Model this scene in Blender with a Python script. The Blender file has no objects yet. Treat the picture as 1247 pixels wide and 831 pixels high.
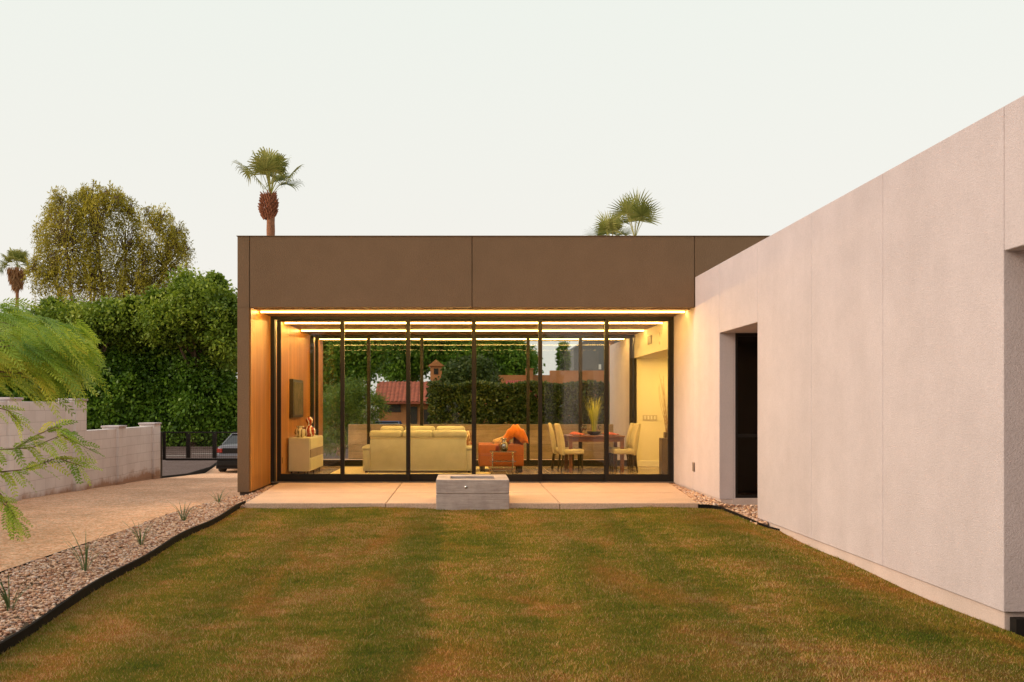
import bpy, bmesh, math, random
import numpy as np
from mathutils import Vector, Matrix, Euler
R = math.radians
random.seed(7); rng = np.random.default_rng(11)
F = 1130.0; CH = 1.41; VX = 565.0; VY = 494.0
scene = bpy.context.scene
COL = scene.collection

# ------------------------------------------------------------------ helpers
def tag(o, label=None, cat=None, group=None, kind=None):
    if label: o['label'] = label
    if cat: o['category'] = cat
    if group: o['group'] = group
    if kind: o['kind'] = kind
    return o

def thing(name, label, cat, loc=(0, 0, 0), rz=0, group=None):
    o = bpy.data.objects.new(name, None); COL.objects.link(o)
    o.location = loc; o.rotation_euler = (0, 0, rz); o.empty_display_size = .2
    return tag(o, label, cat, group)

class MB:
    """collects shapes into one mesh"""
    def __init__(s): s.bm = bmesh.new()
    def _merge(s, b, M=None):
        if M is not None: b.transform(M)
        me = bpy.data.meshes.new('tmp'); b.to_mesh(me); b.free()
        s.bm.from_mesh(me); bpy.data.meshes.remove(me)
    def box(s, x0, x1, y0, y1, z0, z1, bev=0, seg=2, M=None):
        b = bmesh.new()
        bmesh.ops.create_cube(b, size=1)
        for v in b.verts:
            v.co = Vector(((x0+x1)/2+v.co.x*(x1-x0), (y0+y1)/2+v.co.y*(y1-y0), (z0+z1)/2+v.co.z*(z1-z0)))
        if bev: bmesh.ops.bevel(b, geom=b.edges[:], offset=bev, segments=seg, profile=.5, affect='EDGES')
        s._merge(b, M); return s
    def tube(s, pts, radii, n=8, caps=True):
        pts = [Vector(p) for p in pts]
        if not hasattr(radii, '__len__'): radii = [radii]*len(pts)
        bm = s.bm; rings = []
        up = Vector((0, 0, 1))
        for i, p in enumerate(pts):
            d = (pts[min(i+1, len(pts)-1)]-pts[max(i-1, 0)]).normalized()
            a = d.cross(up)
            if a.length < 1e-3: a = d.cross(Vector((1, 0, 0)))
            a.normalize(); b = d.cross(a).normalized()
            rings.append([bm.verts.new(p+(a*math.cos(t)+b*math.sin(t))*radii[i]) for t in [2*math.pi*k/n for k in range(n)]])
        for r0, r1 in zip(rings, rings[1:]):
            for k in range(n): bm.faces.new((r0[k], r0[(k+1) % n], r1[(k+1) % n], r1[k]))
        if caps:
            bm.faces.new(rings[0][::-1]); bm.faces.new(rings[-1])
        return s
    def lathe(s, prof, cx=0, cy=0, n=24, sq=False):
        bm = s.bm; rings = []
        for r, z in prof:
            if r < 1e-4: rings.append([bm.verts.new((cx, cy, z))])
            else:
                rings.append([bm.verts.new((cx+r*math.cos(2*math.pi*k/n), cy+r*math.sin(2*math.pi*k/n), z)) for k in range(n)])
        for a, b in zip(rings, rings[1:]):
            if len(a) == 1 and len(b) == 1: continue
            for k in range(n):
                k2 = (k+1) % n
                if len(a) == 1: bm.faces.new((a[0], b[k2], b[k]))
                elif len(b) == 1: bm.faces.new((a[k], a[k2], b[0]))
                else: bm.faces.new((a[k], a[k2], b[k2], b[k]))
        return s
    def prism(s, poly, axis, a, b, bev=0):
        """extrude a 2D polygon along axis from a to b"""
        t = bmesh.new()
        def mk(p, q):
            return (q, p[0], p[1]) if axis == 0 else ((p[0], q, p[1]) if axis == 1 else (p[0], p[1], q))
        v0 = [t.verts.new(mk(p, a)) for p in poly]; v1 = [t.verts.new(mk(p, b)) for p in poly]
        t.faces.new(v0); t.faces.new(v1[::-1])
        for i in range(len(poly)):
            j = (i+1) % len(poly); t.faces.new((v0[i], v1[i], v1[j], v0[j]))
        bmesh.ops.recalc_face_normals(t, faces=t.faces[:])
        if bev: bmesh.ops.bevel(t, geom=t.edges[:], offset=bev, segments=2, profile=.5, affect='EDGES')
        s._merge(t); return s
    def build(s, name, mat, parent=None, smooth=False, world=True, angle=None, sub=0):
        bmesh.ops.recalc_face_normals(s.bm, faces=s.bm.faces[:])
        if world and parent is not None:
            L = parent.location
            for v in s.bm.verts: v.co -= L
        me = bpy.data.meshes.new(name); s.bm.to_mesh(me); s.bm.free()
        return link(name, me, mat, parent, smooth, angle, sub)

def link(name, me, mat, parent=None, smooth=False, angle=None, sub=0):
    me.materials.append(mat)
    o = bpy.data.objects.new(name, me); COL.objects.link(o)
    if parent is not None: o.parent = parent
    if smooth or angle: me.shade_smooth()
    if angle: me.set_sharp_from_angle(angle=R(angle))
    if sub:
        m = o.modifiers.new('sub', 'SUBSURF'); m.levels = sub; m.render_levels = sub
    return o

def npmesh(name, verts, faces, mat, parent=None, attr=None, smooth=False):
    """verts (N,3), faces (M,k) arrays; attr: per-face float"""
    me = bpy.data.meshes.new(name)
    verts = np.asarray(verts, dtype=np.float32)
    if parent is not None: verts = verts-np.array(parent.location, dtype=np.float32)
    m, k = faces.shape
    me.vertices.add(len(verts)); me.vertices.foreach_set('co', verts.ravel())
    me.loops.add(m*k); me.loops.foreach_set('vertex_index', faces.astype(np.int32).ravel())
    me.polygons.add(m); me.polygons.foreach_set('loop_start', np.arange(0, m*k, k, dtype=np.int32))
    me.update(calc_edges=True)
    if attr is not None:
        a = me.attributes.new('rnd', 'FLOAT', 'FACE'); a.data.foreach_set('value', np.asarray(attr, dtype=np.float32))
    return link(name, me, mat, parent, smooth)

# ------------------------------------------------------------------ materials
def nodemat(name):
    m = bpy.data.materials.new(name); m.use_nodes = True
    nt = m.node_tree; b = nt.nodes['Principled BSDF']
    return m, nt, b

def N(nt, t, **kw):
    n = nt.nodes.new(t)
    for k, v in kw.items():
        if k.startswith('i_'): n.inputs[int(k[2:])].default_value = v
        else: setattr(n, k, v)
    return n

def noise(nt, scale, detail=4, rough=.55, vec=None, dist=0):
    n = nt.nodes.new('ShaderNodeTexNoise'); n.inputs['Scale'].default_value = scale
    n.inputs['Detail'].default_value = detail; n.inputs['Roughness'].default_value = rough
    n.inputs['Distortion'].default_value = dist
    if vec is not None: nt.links.new(vec, n.inputs['Vector'])
    return n.outputs['Fac']

def ramp(nt, fac, stops):
    r = nt.nodes.new('ShaderNodeValToRGB'); e = r.color_ramp.elements
    while len(e) < len(stops): e.new(.5)
    for el, (p, c) in zip(e, stops): el.position = p; el.color = (*c, 1) if len(c) == 3 else c
    nt.links.new(fac, r.inputs[0]); return r.outputs['Color']

def mixc(nt, a, b, fac, mode='MIX'):
    m = nt.nodes.new('ShaderNodeMix'); m.data_type = 'RGBA'; m.blend_type = mode
    for s, i in ((fac, 0), (a, 6), (b, 7)):
        if hasattr(s, 'is_linked') or hasattr(s, 'links'): nt.links.new(s, m.inputs[i])
        else: m.inputs[i].default_value = (*s, 1) if isinstance(s, tuple) and len(s) == 3 else s
    return m.outputs[2]

def pos(nt, scale=(1, 1, 1)):
    g = nt.nodes.new('ShaderNodeNewGeometry')
    mp = nt.nodes.new('ShaderNodeMapping'); mp.inputs['Scale'].default_value = scale
    nt.links.new(g.outputs['Position'], mp.inputs['Vector']); return mp.outputs['Vector']

def bump(nt, b, h, strength=.3, dist=.01):
    n = nt.nodes.new('ShaderNodeBump'); n.inputs['Strength'].default_value = strength
    n.inputs['Distance'].default_value = dist
    nt.links.new(h, n.inputs['Height']); nt.links.new(n.outputs['Normal'], b.inputs['Normal'])

def simple(name, c, rough=.6, var=.12, nscale=6, bscale=0, bstr=.2, metal=0, bdist=.005):
    m, nt, b = nodemat(name)
    p = pos(nt)
    f = noise(nt, nscale, 5, vec=p)
    lo = tuple(x*(1-var) for x in c); hi = tuple(min(1, x*(1+var)) for x in c)
    nt.links.new(ramp(nt, f, [(.3, lo), (.7, hi)]), b.inputs['Base Color'])
    b.inputs['Roughness'].default_value = rough; b.inputs['Metallic'].default_value = metal
    if bscale: bump(nt, b, noise(nt, bscale, 4, vec=p), bstr, bdist)
    return m

def stucco(name, c, big=.10, bs=.6, rough=.9, speck=1.0):
    m, nt, b = nodemat(name); p = pos(nt)
    f1 = noise(nt, .55, 5, .6, p); f2 = noise(nt, 3.2, 6, .65, p); f3 = noise(nt, 60, 3, .7, p)
    st = noise(nt, 1.6, 5, .6, pos(nt, (1, 1, .16)))
    col = ramp(nt, f1, [(.28, tuple(x*(1-big) for x in c)), (.72, tuple(x*(1+big) for x in c))])
    col = mixc(nt, col, ramp(nt, f2, [(.3, (.95, .945, .94)), (.7, (1.04, 1.035, 1.03))]), 1.0, 'MULTIPLY')
    col = mixc(nt, col, ramp(nt, st, [(.35, (.96, .955, .95)), (.65, (1.03, 1.03, 1.03))]), .8, 'MULTIPLY')
    col = mixc(nt, col, ramp(nt, f3, [(.3, (.70, .70, .70)), (.7, (1.22, 1.22, 1.22))]), .8*speck, 'MULTIPLY')
    nt.links.new(col, b.inputs['Base Color']); b.inputs['Roughness'].default_value = rough
    b.inputs['Specular IOR Level'].default_value = .25
    n1 = noise(nt, 75, 5, .7, p)
    bump(nt, b, n1, bs, .012)
    return m

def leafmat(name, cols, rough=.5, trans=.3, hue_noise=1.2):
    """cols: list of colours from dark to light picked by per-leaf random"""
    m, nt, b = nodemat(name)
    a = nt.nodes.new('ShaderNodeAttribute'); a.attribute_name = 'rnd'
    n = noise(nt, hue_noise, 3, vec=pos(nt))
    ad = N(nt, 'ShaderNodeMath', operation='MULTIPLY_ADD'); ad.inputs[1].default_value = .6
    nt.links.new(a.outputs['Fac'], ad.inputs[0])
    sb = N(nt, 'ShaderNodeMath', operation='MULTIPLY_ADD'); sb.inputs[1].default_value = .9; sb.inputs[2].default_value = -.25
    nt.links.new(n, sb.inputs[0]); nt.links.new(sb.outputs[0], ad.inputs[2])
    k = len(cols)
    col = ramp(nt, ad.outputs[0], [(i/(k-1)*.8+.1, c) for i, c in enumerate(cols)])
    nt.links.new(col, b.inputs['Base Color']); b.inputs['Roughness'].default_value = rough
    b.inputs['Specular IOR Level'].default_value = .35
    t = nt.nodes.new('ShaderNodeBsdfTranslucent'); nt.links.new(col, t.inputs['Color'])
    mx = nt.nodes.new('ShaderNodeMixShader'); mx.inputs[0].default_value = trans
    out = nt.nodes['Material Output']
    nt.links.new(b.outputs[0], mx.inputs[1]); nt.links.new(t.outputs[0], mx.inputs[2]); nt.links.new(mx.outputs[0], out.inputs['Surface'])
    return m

def woodmat(name, c1, c2, plank=0.14, axis='z', rough=.4, grain=14, seams=True):
    """planks running vertically (axis z) or along x/y"""
    m, nt, b = nodemat(name)
    sc = {'z': (grain, grain, .7), 'x': (.7, grain, grain), 'y': (grain, .7, grain)}[axis]
    n1 = noise(nt, 1.0, 6, .6, pos(nt, sc), .6)
    n2 = noise(nt, 1.0, 3, .5, pos(nt, tuple(s*4 for s in sc)))
    col = ramp(nt, n1, [(.3, c1), (.7, c2)])
    col = mixc(nt, col, ramp(nt, n2, [(.3, (.82, .8, .78)), (.7, (1.08, 1.08, 1.08))]), 1.0, 'MULTIPLY')
    if seams:
        g = nt.nodes.new('ShaderNodeNewGeometry'); sp = nt.nodes.new('ShaderNodeSeparateXYZ')
        nt.links.new(g.outputs['Position'], sp.inputs[0])
        comp = 'Y' if axis == 'z' else 'Z'
        dv = N(nt, 'ShaderNodeMath', operation='DIVIDE'); dv.inputs[1].default_value = plank; nt.links.new(sp.outputs[comp], dv.inputs[0])
        fr = N(nt, 'ShaderNodeMath', operation='FRACT'); nt.links.new(dv.outputs[0], fr.inputs[0])
        fl = N(nt, 'ShaderNodeMath', operation='FLOOR'); nt.links.new(dv.outputs[0], fl.inputs[0])
        wn = nt.nodes.new('ShaderNodeTexWhiteNoise'); wn.noise_dimensions = '1D'; nt.links.new(fl.outputs[0], wn.inputs['W'])
        col = mixc(nt, col, ramp(nt, wn.outputs['Value'], [(0, (.74, .72, .7)), (1, (1.15, 1.13, 1.1))]), 1.0, 'MULTIPLY')
        col = mixc(nt, col, ramp(nt, fr.outputs[0], [(0, (.25, .22, .2)), (.05, (1, 1, 1)), (.95, (1, 1, 1)), (1, (.25, .22, .2))]), .9, 'MULTIPLY')
    nt.links.new(col, b.inputs['Base Color']); b.inputs['Roughness'].default_value = rough
    bump(nt, b, n2, .15, .003)
    return m

def glassmat(name, tint=(.97, .98, .96), refl=1.0):
    m, nt, b = nodemat(name); nt.nodes.remove(b)
    t = nt.nodes.new('ShaderNodeBsdfTransparent'); t.inputs[0].default_value = (*tint, 1)
    g = nt.nodes.new('ShaderNodeBsdfGlossy'); g.inputs['Roughness'].default_value = .0
    wv = noise(nt, .9, 2, vec=pos(nt))
    bp = nt.nodes.new('ShaderNodeBump'); bp.inputs['Strength'].default_value = .12; bp.inputs['Distance'].default_value = .002
    nt.links.new(wv, bp.inputs['Height'])
    f = nt.nodes.new('ShaderNodeFresnel'); f.inputs[0].default_value = 1.5
    mu = N(nt, 'ShaderNodeMath', operation='MULTIPLY'); mu.inputs[1].default_value = refl
    mu.use_clamp = True; nt.links.new(f.outputs[0], mu.inputs[0])
    mx = nt.nodes.new('ShaderNodeMixShader')
    nt.links.new(mu.outputs[0], mx.inputs[0]); nt.links.new(t.outputs[0], mx.inputs[1]); nt.links.new(g.outputs[0], mx.inputs[2])
    nt.links.new(mx.outputs[0], nt.nodes['Material Output'].inputs['Surface'])
    return m

def emis(name, c, s):
    m, nt, b = nodemat(name)
    b.inputs['Base Color'].default_value = (.8, .7, .5, 1)
    b.inputs['Emission Color'].default_value = (*c, 1); b.inputs['Emission Strength'].default_value = s
    return m

M = {}
M['white'] = stucco('white_stucco', (.55, .482, .495), .04, .55, .9, .35)
M['white_int'] = simple('interior_plaster', (.72, .66, .52), .8, .03, 2, 120, .1)
M['brown'] = stucco('brown_stucco', (.198, .123, .072), .025, 1.0)
M['stem'] = stucco('stem_wall_stucco', (.60, .49, .45), .10, .5, .9, .4)
M['soffit'] = stucco('brown_soffit', (.26, .16, .10), .06, .04, .8, .3)
M['wood'] = woodmat('honey_wood', (.36, .145, .028), (.60, .275, .058), .165, 'z', .35)
M['black'] = simple('black_metal', (.012, .010, .009), .5, .15, 9, 60, .05)
M['black'].node_tree.nodes['Principled BSDF'].inputs['Specular IOR Level'].default_value = .2
M['track'] = simple('track_metal', (.35, .3, .27), .4, .1, 9, metal=.6)
M['glass'] = glassmat('window_glass', (.955, .965, .95), .85)
M['rear_glass'] = glassmat('rear_glass', (.955, .965, .95), .7)
M['dark_glass'] = glassmat('dark_window_glass', (.10, .10, .09), 1.0)
M['led'] = emis('warm_strip_light', (1, .59, .155), 115)
M['alcove_fill'] = emis('alcove_fill_glow', (1, .62, .15), 420)  # glow of the unseen discs added to brighten the alcove
M['block'] = None
M['white_paint'] = simple('white_paint', (.75, .72, .66), .5, .04)
M['conc'] = simple('grey_concrete', (.36, .32, .30), .85, .18, 5, 40, .4)

# painted block wall: courses of running bond along Y
def blockmat():
    m, nt, b = nodemat('painted_block')
    g = nt.nodes.new('ShaderNodeNewGeometry'); sp = nt.nodes.new('ShaderNodeSeparateXYZ'); nt.links.new(g.outputs['Position'], sp.inputs[0])
    ad = N(nt, 'ShaderNodeMath', operation='ADD'); nt.links.new(sp.outputs['X'], ad.inputs[0]); nt.links.new(sp.outputs['Y'], ad.inputs[1])
    cb = nt.nodes.new('ShaderNodeCombineXYZ'); nt.links.new(ad.outputs[0], cb.inputs['X']); nt.links.new(sp.outputs['Z'], cb.inputs['Y'])
    mp = nt.nodes.new('ShaderNodeMapping'); mp.inputs['Location'].default_value = (0, .1, 0); nt.links.new(cb.outputs[0], mp.inputs[0])
    br = nt.nodes.new('ShaderNodeTexBrick'); nt.links.new(mp.outputs[0], br.inputs['Vector'])
    br.inputs['Scale'].default_value = 1; br.inputs['Brick Width'].default_value = .406; br.inputs['Row Height'].default_value = .203
    br.inputs['Mortar Size'].default_value = .007; br.inputs['Mortar Smooth'].default_value = .5
    br.inputs['Color1'].default_value = (.82, .76, .745, 1); br.inputs['Color2'].default_value = (.76, .70, .685, 1); br.inputs['Mortar'].default_value = (.62, .56, .54, 1)
    p = pos(nt)
    col = mixc(nt, br.outputs['Color'], ramp(nt, noise(nt, 1.5, 5, .6, p), [(.3, (.88, .86, .85)), (.7, (1.05, 1.05, 1.05))]), 1., 'MULTIPLY')
    # reddish dust splashed on the lowest courses (dirt), ragged by noise
    nz = noise(nt, 2.5, 5, .7, p)
    hz = N(nt, 'ShaderNodeMath', operation='MULTIPLY_ADD'); hz.inputs[1].default_value = .5; nt.links.new(nz, hz.inputs[0]); nt.links.new(sp.outputs['Z'], hz.inputs[2])
    col = mixc(nt, ramp(nt, hz.outputs[0], [(0, (.55, .36, .24)), (.16, (1, 1, 1))]), col, 1., 'MULTIPLY')
    nt.links.new(col, b.inputs['Base Color']); b.inputs['Roughness'].default_value = .85
    inv = N(nt, 'ShaderNodeMath', operation='MULTIPLY_ADD'); inv.inputs[1].default_value = -1; nt.links.new(br.outputs['Fac'], inv.inputs[0])
    n2 = noise(nt, 45, 5, .7, p); nt.links.new(n2, inv.inputs[2])
    bump(nt, b, inv.outputs[0], .5, .008)
    return m
M['block'] = blockmat()

# ------------------------------------------------------------------ terrain heights
def lerp(x, xs, ys): return float(np.interp(x, xs, ys))
def zdrive(y): return lerp(y, [0, 12, 16, 22.6, 33, 60], [-.16, -.13, -.19, -.37, -1.0, -1.02])
def zground(x, y):
    w = zdrive(y)-.06; e = lerp(y, [-30, 5, 12, 30, 36, 60], [-.35, -.35, -.3, -.3, -.7, -.75])
    t = min(1, max(0, (x+4.3)/.8)) if y < 60 else 0
    if y < 12: t = 1
    return w*(1-t)+e*t-.04

gx = [-900, -300, -120, -60, -30, -15, -10, -8, -7, -6, -5, -4.3, -3.9, -3.5, -2, 0, 2, 4, 6, 10, 20, 40, 100, 300, 900]
gy = [-900, -300, -100, -40, -15, -5, 0, 5, 8, 12, 14, 16, 19, 22.6, 26, 30, 33, 36, 45, 60, 100, 300, 900]
vs = [(x, y, zground(x, y)) for y in gy for x in gx]
nx = len(gx)
fs = np.array([(j*nx+i, j*nx+i+1, (j+1)*nx+i+1, (j+1)*nx+i) for j in range(len(gy)-1) for i in range(nx-1)])
M['earth'] = simple('dry_earth', (.20, .15, .10), .95, .25, 1.5, 25, .5, bdist=.02)
g = npmesh('ground', vs, fs, M['earth']); tag(g, kind='structure')

# gravel drive
def gravelmat(name, cs):
    m, nt, b = nodemat(name); p = pos(nt)
    v = nt.nodes.new('ShaderNodeTexVoronoi'); v.inputs['Scale'].default_value = 55; nt.links.new(p, v.inputs['Vector'])
    sep = nt.nodes.new('ShaderNodeSeparateColor'); nt.links.new(v.outputs['Color'], sep.inputs[0])
    col = ramp(nt, sep.outputs[0], [(0, cs[0]), (.35, cs[1]), (.7, cs[2]), (1, cs[3])])
    col = mixc(nt, col, ramp(nt, noise(nt, 1.1, 6, .6, pos(nt, (1, .7, 1))), [(.3, (.84, .80, .76)), (.7, (1.1, 1.1, 1.1))]), 1., 'MULTIPLY')
    col = mixc(nt, col, ramp(nt, noise(nt, 9, 5, .65, p), [(.3, (.78, .76, .74)), (.7, (1.12, 1.12, 1.12))]), 1., 'MULTIPLY')
    col = mixc(nt, col, ramp(nt, noise(nt, 24, 4, .7, pos(nt, (.5, 1.3, 1))), [(.25, (.6, .57, .55)), (.5, (1.05, 1.05, 1.05))]), .8, 'MULTIPLY')
    nt.links.new(col, b.inputs['Base Color']); b.inputs['Roughness'].default_value = .95
    b.inputs['Specular IOR Level'].default_value = .15
    bump(nt, b, noise(nt, 30, 6, .75, p), .9, .03)
    return m
M['dg'] = gravelmat('decomposed_granite', [(.62, .31, .17), (.90, .51, .31), (.95, .62, .41), (.95, .75, .57)])
b = MB(); bm = b.bm; rows = []
ys = list(np.arange(-4, 42.1, .5))
for y in ys:
    xl = -10.5 if y < 14 else -7.5
    if y > 23.2: xl = -7.5-(y-23.2)*(2.2/12.6)
    xr = lerp(y, [-4, 8.4, 10.6, 12.7, 15.4, 15.5, 23.5, 24, 42], [-4.35, -4.22, -4.12, -4.1, -3.85, -3.72, -3.72, -3.72, -3.72])
    rows.append([bm.verts.new((xl+(xr-xl)*k/6, y, zdrive(y))) for k in range(7)])
for r0, r1 in zip(rows, rows[1:]):
    for k in range(6): bm.faces.new((r0[k], r0[k+1], r1[k+1], r1[k]))
tag(b.build('gravel_driveway', M['dg']), kind='structure')
# street beyond the drive
M['asphalt'] = gravelmat('street_asphalt', [(.11, .08, .075), (.14, .10, .095), (.17, .125, .115), (.22, .17, .15)])
b = MB(); bm = b.bm
vs = [bm.verts.new(p) for p in [(-60, 42, -.99), (12, 42, -.99), (12, 51, -.99), (-60, 51, -.99)]]; bm.faces.new(vs)
b.box(-60, 12, 51.02, 51.2, -1.05, -.86)
tag(b.build('street', M['asphalt']), kind='structure')
b = MB(); bm = b.bm
pl = [(-7.9, 22.9), (-7.58, 23.2), (-9.78, 35.8), (-10.8, 42), (-30, 42), (-30, 23)]
ys = [23, 26, 30, 33, 38, 42]
for y0, y1 in zip(ys, ys[1:]):
    x0 = -7.56-max(0, (y0-23.2))*.1746; x1 = -7.56-(y1-23.2)*.1746
    bm.faces.new([bm.verts.new(p) for p in ((x0, y0, zdrive(y0)-.01), (x1, y1, zdrive(y1)-.01), (-30, y1, zdrive(y1)-.01), (-30, y0, zdrive(y0)-.01))])
tag(b.build('side_lane', M['asphalt']), kind='structure')
b = MB(); bm = b.bm
for x0, x1, y in ((-40, -15, 46.4), (-13.5, -11, 46.0), (-20, -13.2, 44.2)):
    bm.faces.new([bm.verts.new(p) for p in ((x0, y, -.985), (x1, y, -.985), (x1, y+.16, -.985), (x0, y+.16, -.985))])
tag(b.build('road_marking', M['white_paint']), kind='structure')

# ------------------------------------------------------------------ lawn
def zlawn(x, y):
    base = lerp(y, [0, 6, 13.4], [-.20, -.175, -.075])
    return base+.018*math.sin(x*1.3+.5)*math.sin(y*.9)+.01*math.sin(x*3.1+y*2.3)-.035*max(0, (x-2.4))/1.4*min(1, max(0, (13.2-y)/2))
def lawn_left(y): return lerp(y, [-3, 3, 6, 8.5, 11, 13.4], [-2.75, -2.85, -2.98, -3.12, -3.2, -3.22])
def edge_r(y): return lerp(y, [-3, 11.5, 11.75, 13.4], [3.87, 3.87, 3.71, 3.66])
M['soil'] = None
def lawnmats():
    def colour(nt, withrnd):
        p = pos(nt)
        big = noise(nt, .6, 4, .55, pos(nt, (1.1, .9, 1)), .9)
        mid = noise(nt, 2.6, 5, .65, pos(nt, (.8, 1.5, 1)), .4)
        small = noise(nt, 16, 4, .7, p)
        a = N(nt, 'ShaderNodeMath', operation='MULTIPLY_ADD'); a.inputs[1].default_value = .55
        nt.links.new(mid, a.inputs[0])
        b_ = N(nt, 'ShaderNodeMath', operation='MULTIPLY'); b_.inputs[1].default_value = .6; nt.links.new(big, b_.inputs[0]); nt.links.new(b_.outputs[0], a.inputs[2])
        c_ = N(nt, 'ShaderNodeMath', operation='MULTIPLY_ADD'); c_.inputs[1].default_value = .25; nt.links.new(small, c_.inputs[0]); nt.links.new(a.outputs[0], c_.inputs[2])
        fac = c_.outputs[0]
        if withrnd:
            at = nt.nodes.new('ShaderNodeAttribute'); at.attribute_name = 'rnd'
            d = N(nt, 'ShaderNodeMath', operation='MULTIPLY_ADD'); d.inputs[1].default_value = .46; nt.links.new(at.outputs['Fac'], d.inputs[0]); nt.links.new(fac, d.inputs[2])
            s = N(nt, 'ShaderNodeMath', operation='SUBTRACT'); s.inputs[1].default_value = .23; nt.links.new(d.outputs[0], s.inputs[0]); fac = s.outputs[0]
        gcol = ramp(nt, fac, [(.54, (.12, .165, .014)), (.68, (.25, .25, .026)), (.745, (.33, .24, .042)), (.81, (.42, .215, .06)), (.90, (.56, .38, .18))])
        dry = ramp(nt, noise(nt, 1.0, 5, .6, pos(nt, (1.0, .38, 1)), .8), [(.53, (0, 0, 0)), (.70, (.52, .52, .52))])
        gcol = mixc(nt, gcol, (.46, .185, .045), dry)
        # lengths of sod laid side by side, each with a tone of its own
        g_ = nt.nodes.new('ShaderNodeNewGeometry'); sx_ = nt.nodes.new('ShaderNodeSeparateXYZ'); nt.links.new(g_.outputs['Position'], sx_.inputs[0])
        wob = N(nt, 'ShaderNodeMath', operation='MULTIPLY_ADD'); wob.inputs[1].default_value = .5; nt.links.new(mid, wob.inputs[0]); nt.links.new(sx_.outputs['X'], wob.inputs[2])
        dv_ = N(nt, 'ShaderNodeMath', operation='DIVIDE'); dv_.inputs[1].default_value = .62; nt.links.new(wob.outputs[0], dv_.inputs[0])
        nn = nt.nodes.new('ShaderNodeTexNoise'); nn.noise_dimensions = '1D'; nn.inputs['Scale'].default_value = 1.0; nn.inputs['Detail'].default_value = 2; nt.links.new(dv_.outputs[0], nn.inputs['W'])
        return mixc(nt, gcol, ramp(nt, nn.outputs['Fac'], [(.38, (.78, .86, .76)), (.62, (1.24, 1.12, 1.08))]), 1., 'MULTIPLY')
    m, nt, b = nodemat('lawn_ground')
    col = mixc(nt, colour(nt, False), (.62, .52, .45), .9, 'MULTIPLY')
    nt.links.new(col, b.inputs['Base Color']); b.inputs['Roughness'].default_value = 1
    b.inputs['Specular IOR Level'].default_value = .1
    bump(nt, b, noise(nt, 35, 6, .8, pos(nt)), 1, .04)
    m2, nt, b2 = nodemat('grass_blades')
    col = colour(nt, True)
    nt.links.new(col, b2.inputs['Base Color']); b2.inputs['Roughness'].default_value = .7; b2.inputs['Specular IOR Level'].default_value = .15
    t = nt.nodes.new('ShaderNodeBsdfTranslucent'); nt.links.new(col, t.inputs['Color'])
    mx = nt.nodes.new('ShaderNodeMixShader'); mx.inputs[0].default_value = .3
    nt.links.new(b2.outputs[0], mx.inputs[1]); nt.links.new(t.outputs[0], mx.inputs[2]); nt.links.new(mx.outputs[0], nt.nodes['Material Output'].inputs['Surface'])
    return m, m2
M['soil'], M['grass'] = lawnmats()
ys = np.arange(-3, 13.61, .2); rows = []
b = MB(); bm = b.bm
for y in ys:
    xl = lawn_left(y); xr = edge_r(y)
    rows.append([bm.verts.new((xl+(xr-xl)*k/36, y, zlawn(xl+(xr-xl)*k/36, y))) for k in range(37)])
for r0, r1 in zip(rows, rows[1:]):
    for k in range(36): bm.faces.new((r0[k], r0[k+1], r1[k+1], r1[k]))
tag(b.build('lawn', M['soil'], smooth=True), kind='structure')
zl = np.vectorize(zlawn)
def blades(n, y0, y1, hmin, hmax, w, power=1.0):
    y = y0+(y1-y0)*rng.random(n)**power
    t = rng.random(n)
    xl = np.interp(y, [-3, 3, 6, 8.5, 11, 13.4], [-2.75, -2.85, -2.98, -3.12, -3.2, -3.22])+.01
    xr = np.interp(y, [-3, 11.5, 11.75, 13.4], [3.855, 3.855, 3.70, 3.65])
    x = xl+(xr-xl)*t
    pit = (x > -.42) & (x < .67) & (y > 13.28); keep = ~pit
    x = x[keep]; y = y[keep]; n = len(x)
    z = zl(x, y)
    tuft = .65+.7*np.clip(np.sin(x*9+3*np.sin(y*4))*np.sin(y*11+2*np.sin(x*5)), 0, 1)
    h = (hmin+(hmax-hmin)*rng.random(n))*tuft; a = rng.random(n)*2*math.pi
    lean = (.3+.9*rng.random(n))*h; la = rng.random(n)*2*math.pi
    ww = w*(.6+.8*rng.random(n))
    P = np.zeros((n, 3, 3))
    P[:, 0] = np.stack([x-np.cos(a)*ww, y-np.sin(a)*ww, z-.004], 1)
    P[:, 1] = np.stack([x+np.cos(a)*ww, y+np.sin(a)*ww, z-.004], 1)
    P[:, 2] = np.stack([x+np.cos(la)*lean, y+np.sin(la)*lean, z+h], 1)
    return P.reshape(-1, 3)
B1 = blades(200000, 4.3, 8.0, .012, .028, .0024)
B2 = blades(160000, 8.0, 13.42, .013, .028, .0036)
B3 = blades(12000, 4.3, 12.5, .02, .042, .0020)
V = np.concatenate([B1, B2, B3]); nf = len(V)//3
r_ = rng.random(nf); r_[-len(B3)//3:] = 1.9
o = npmesh('lawn_grass', V, np.arange(nf*3).reshape(-1, 3), M['grass'], attr=r_)
tag(o, 'short patchy lawn grass, green with brown and straw coloured patches', 'grass', kind='stuff')

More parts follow.
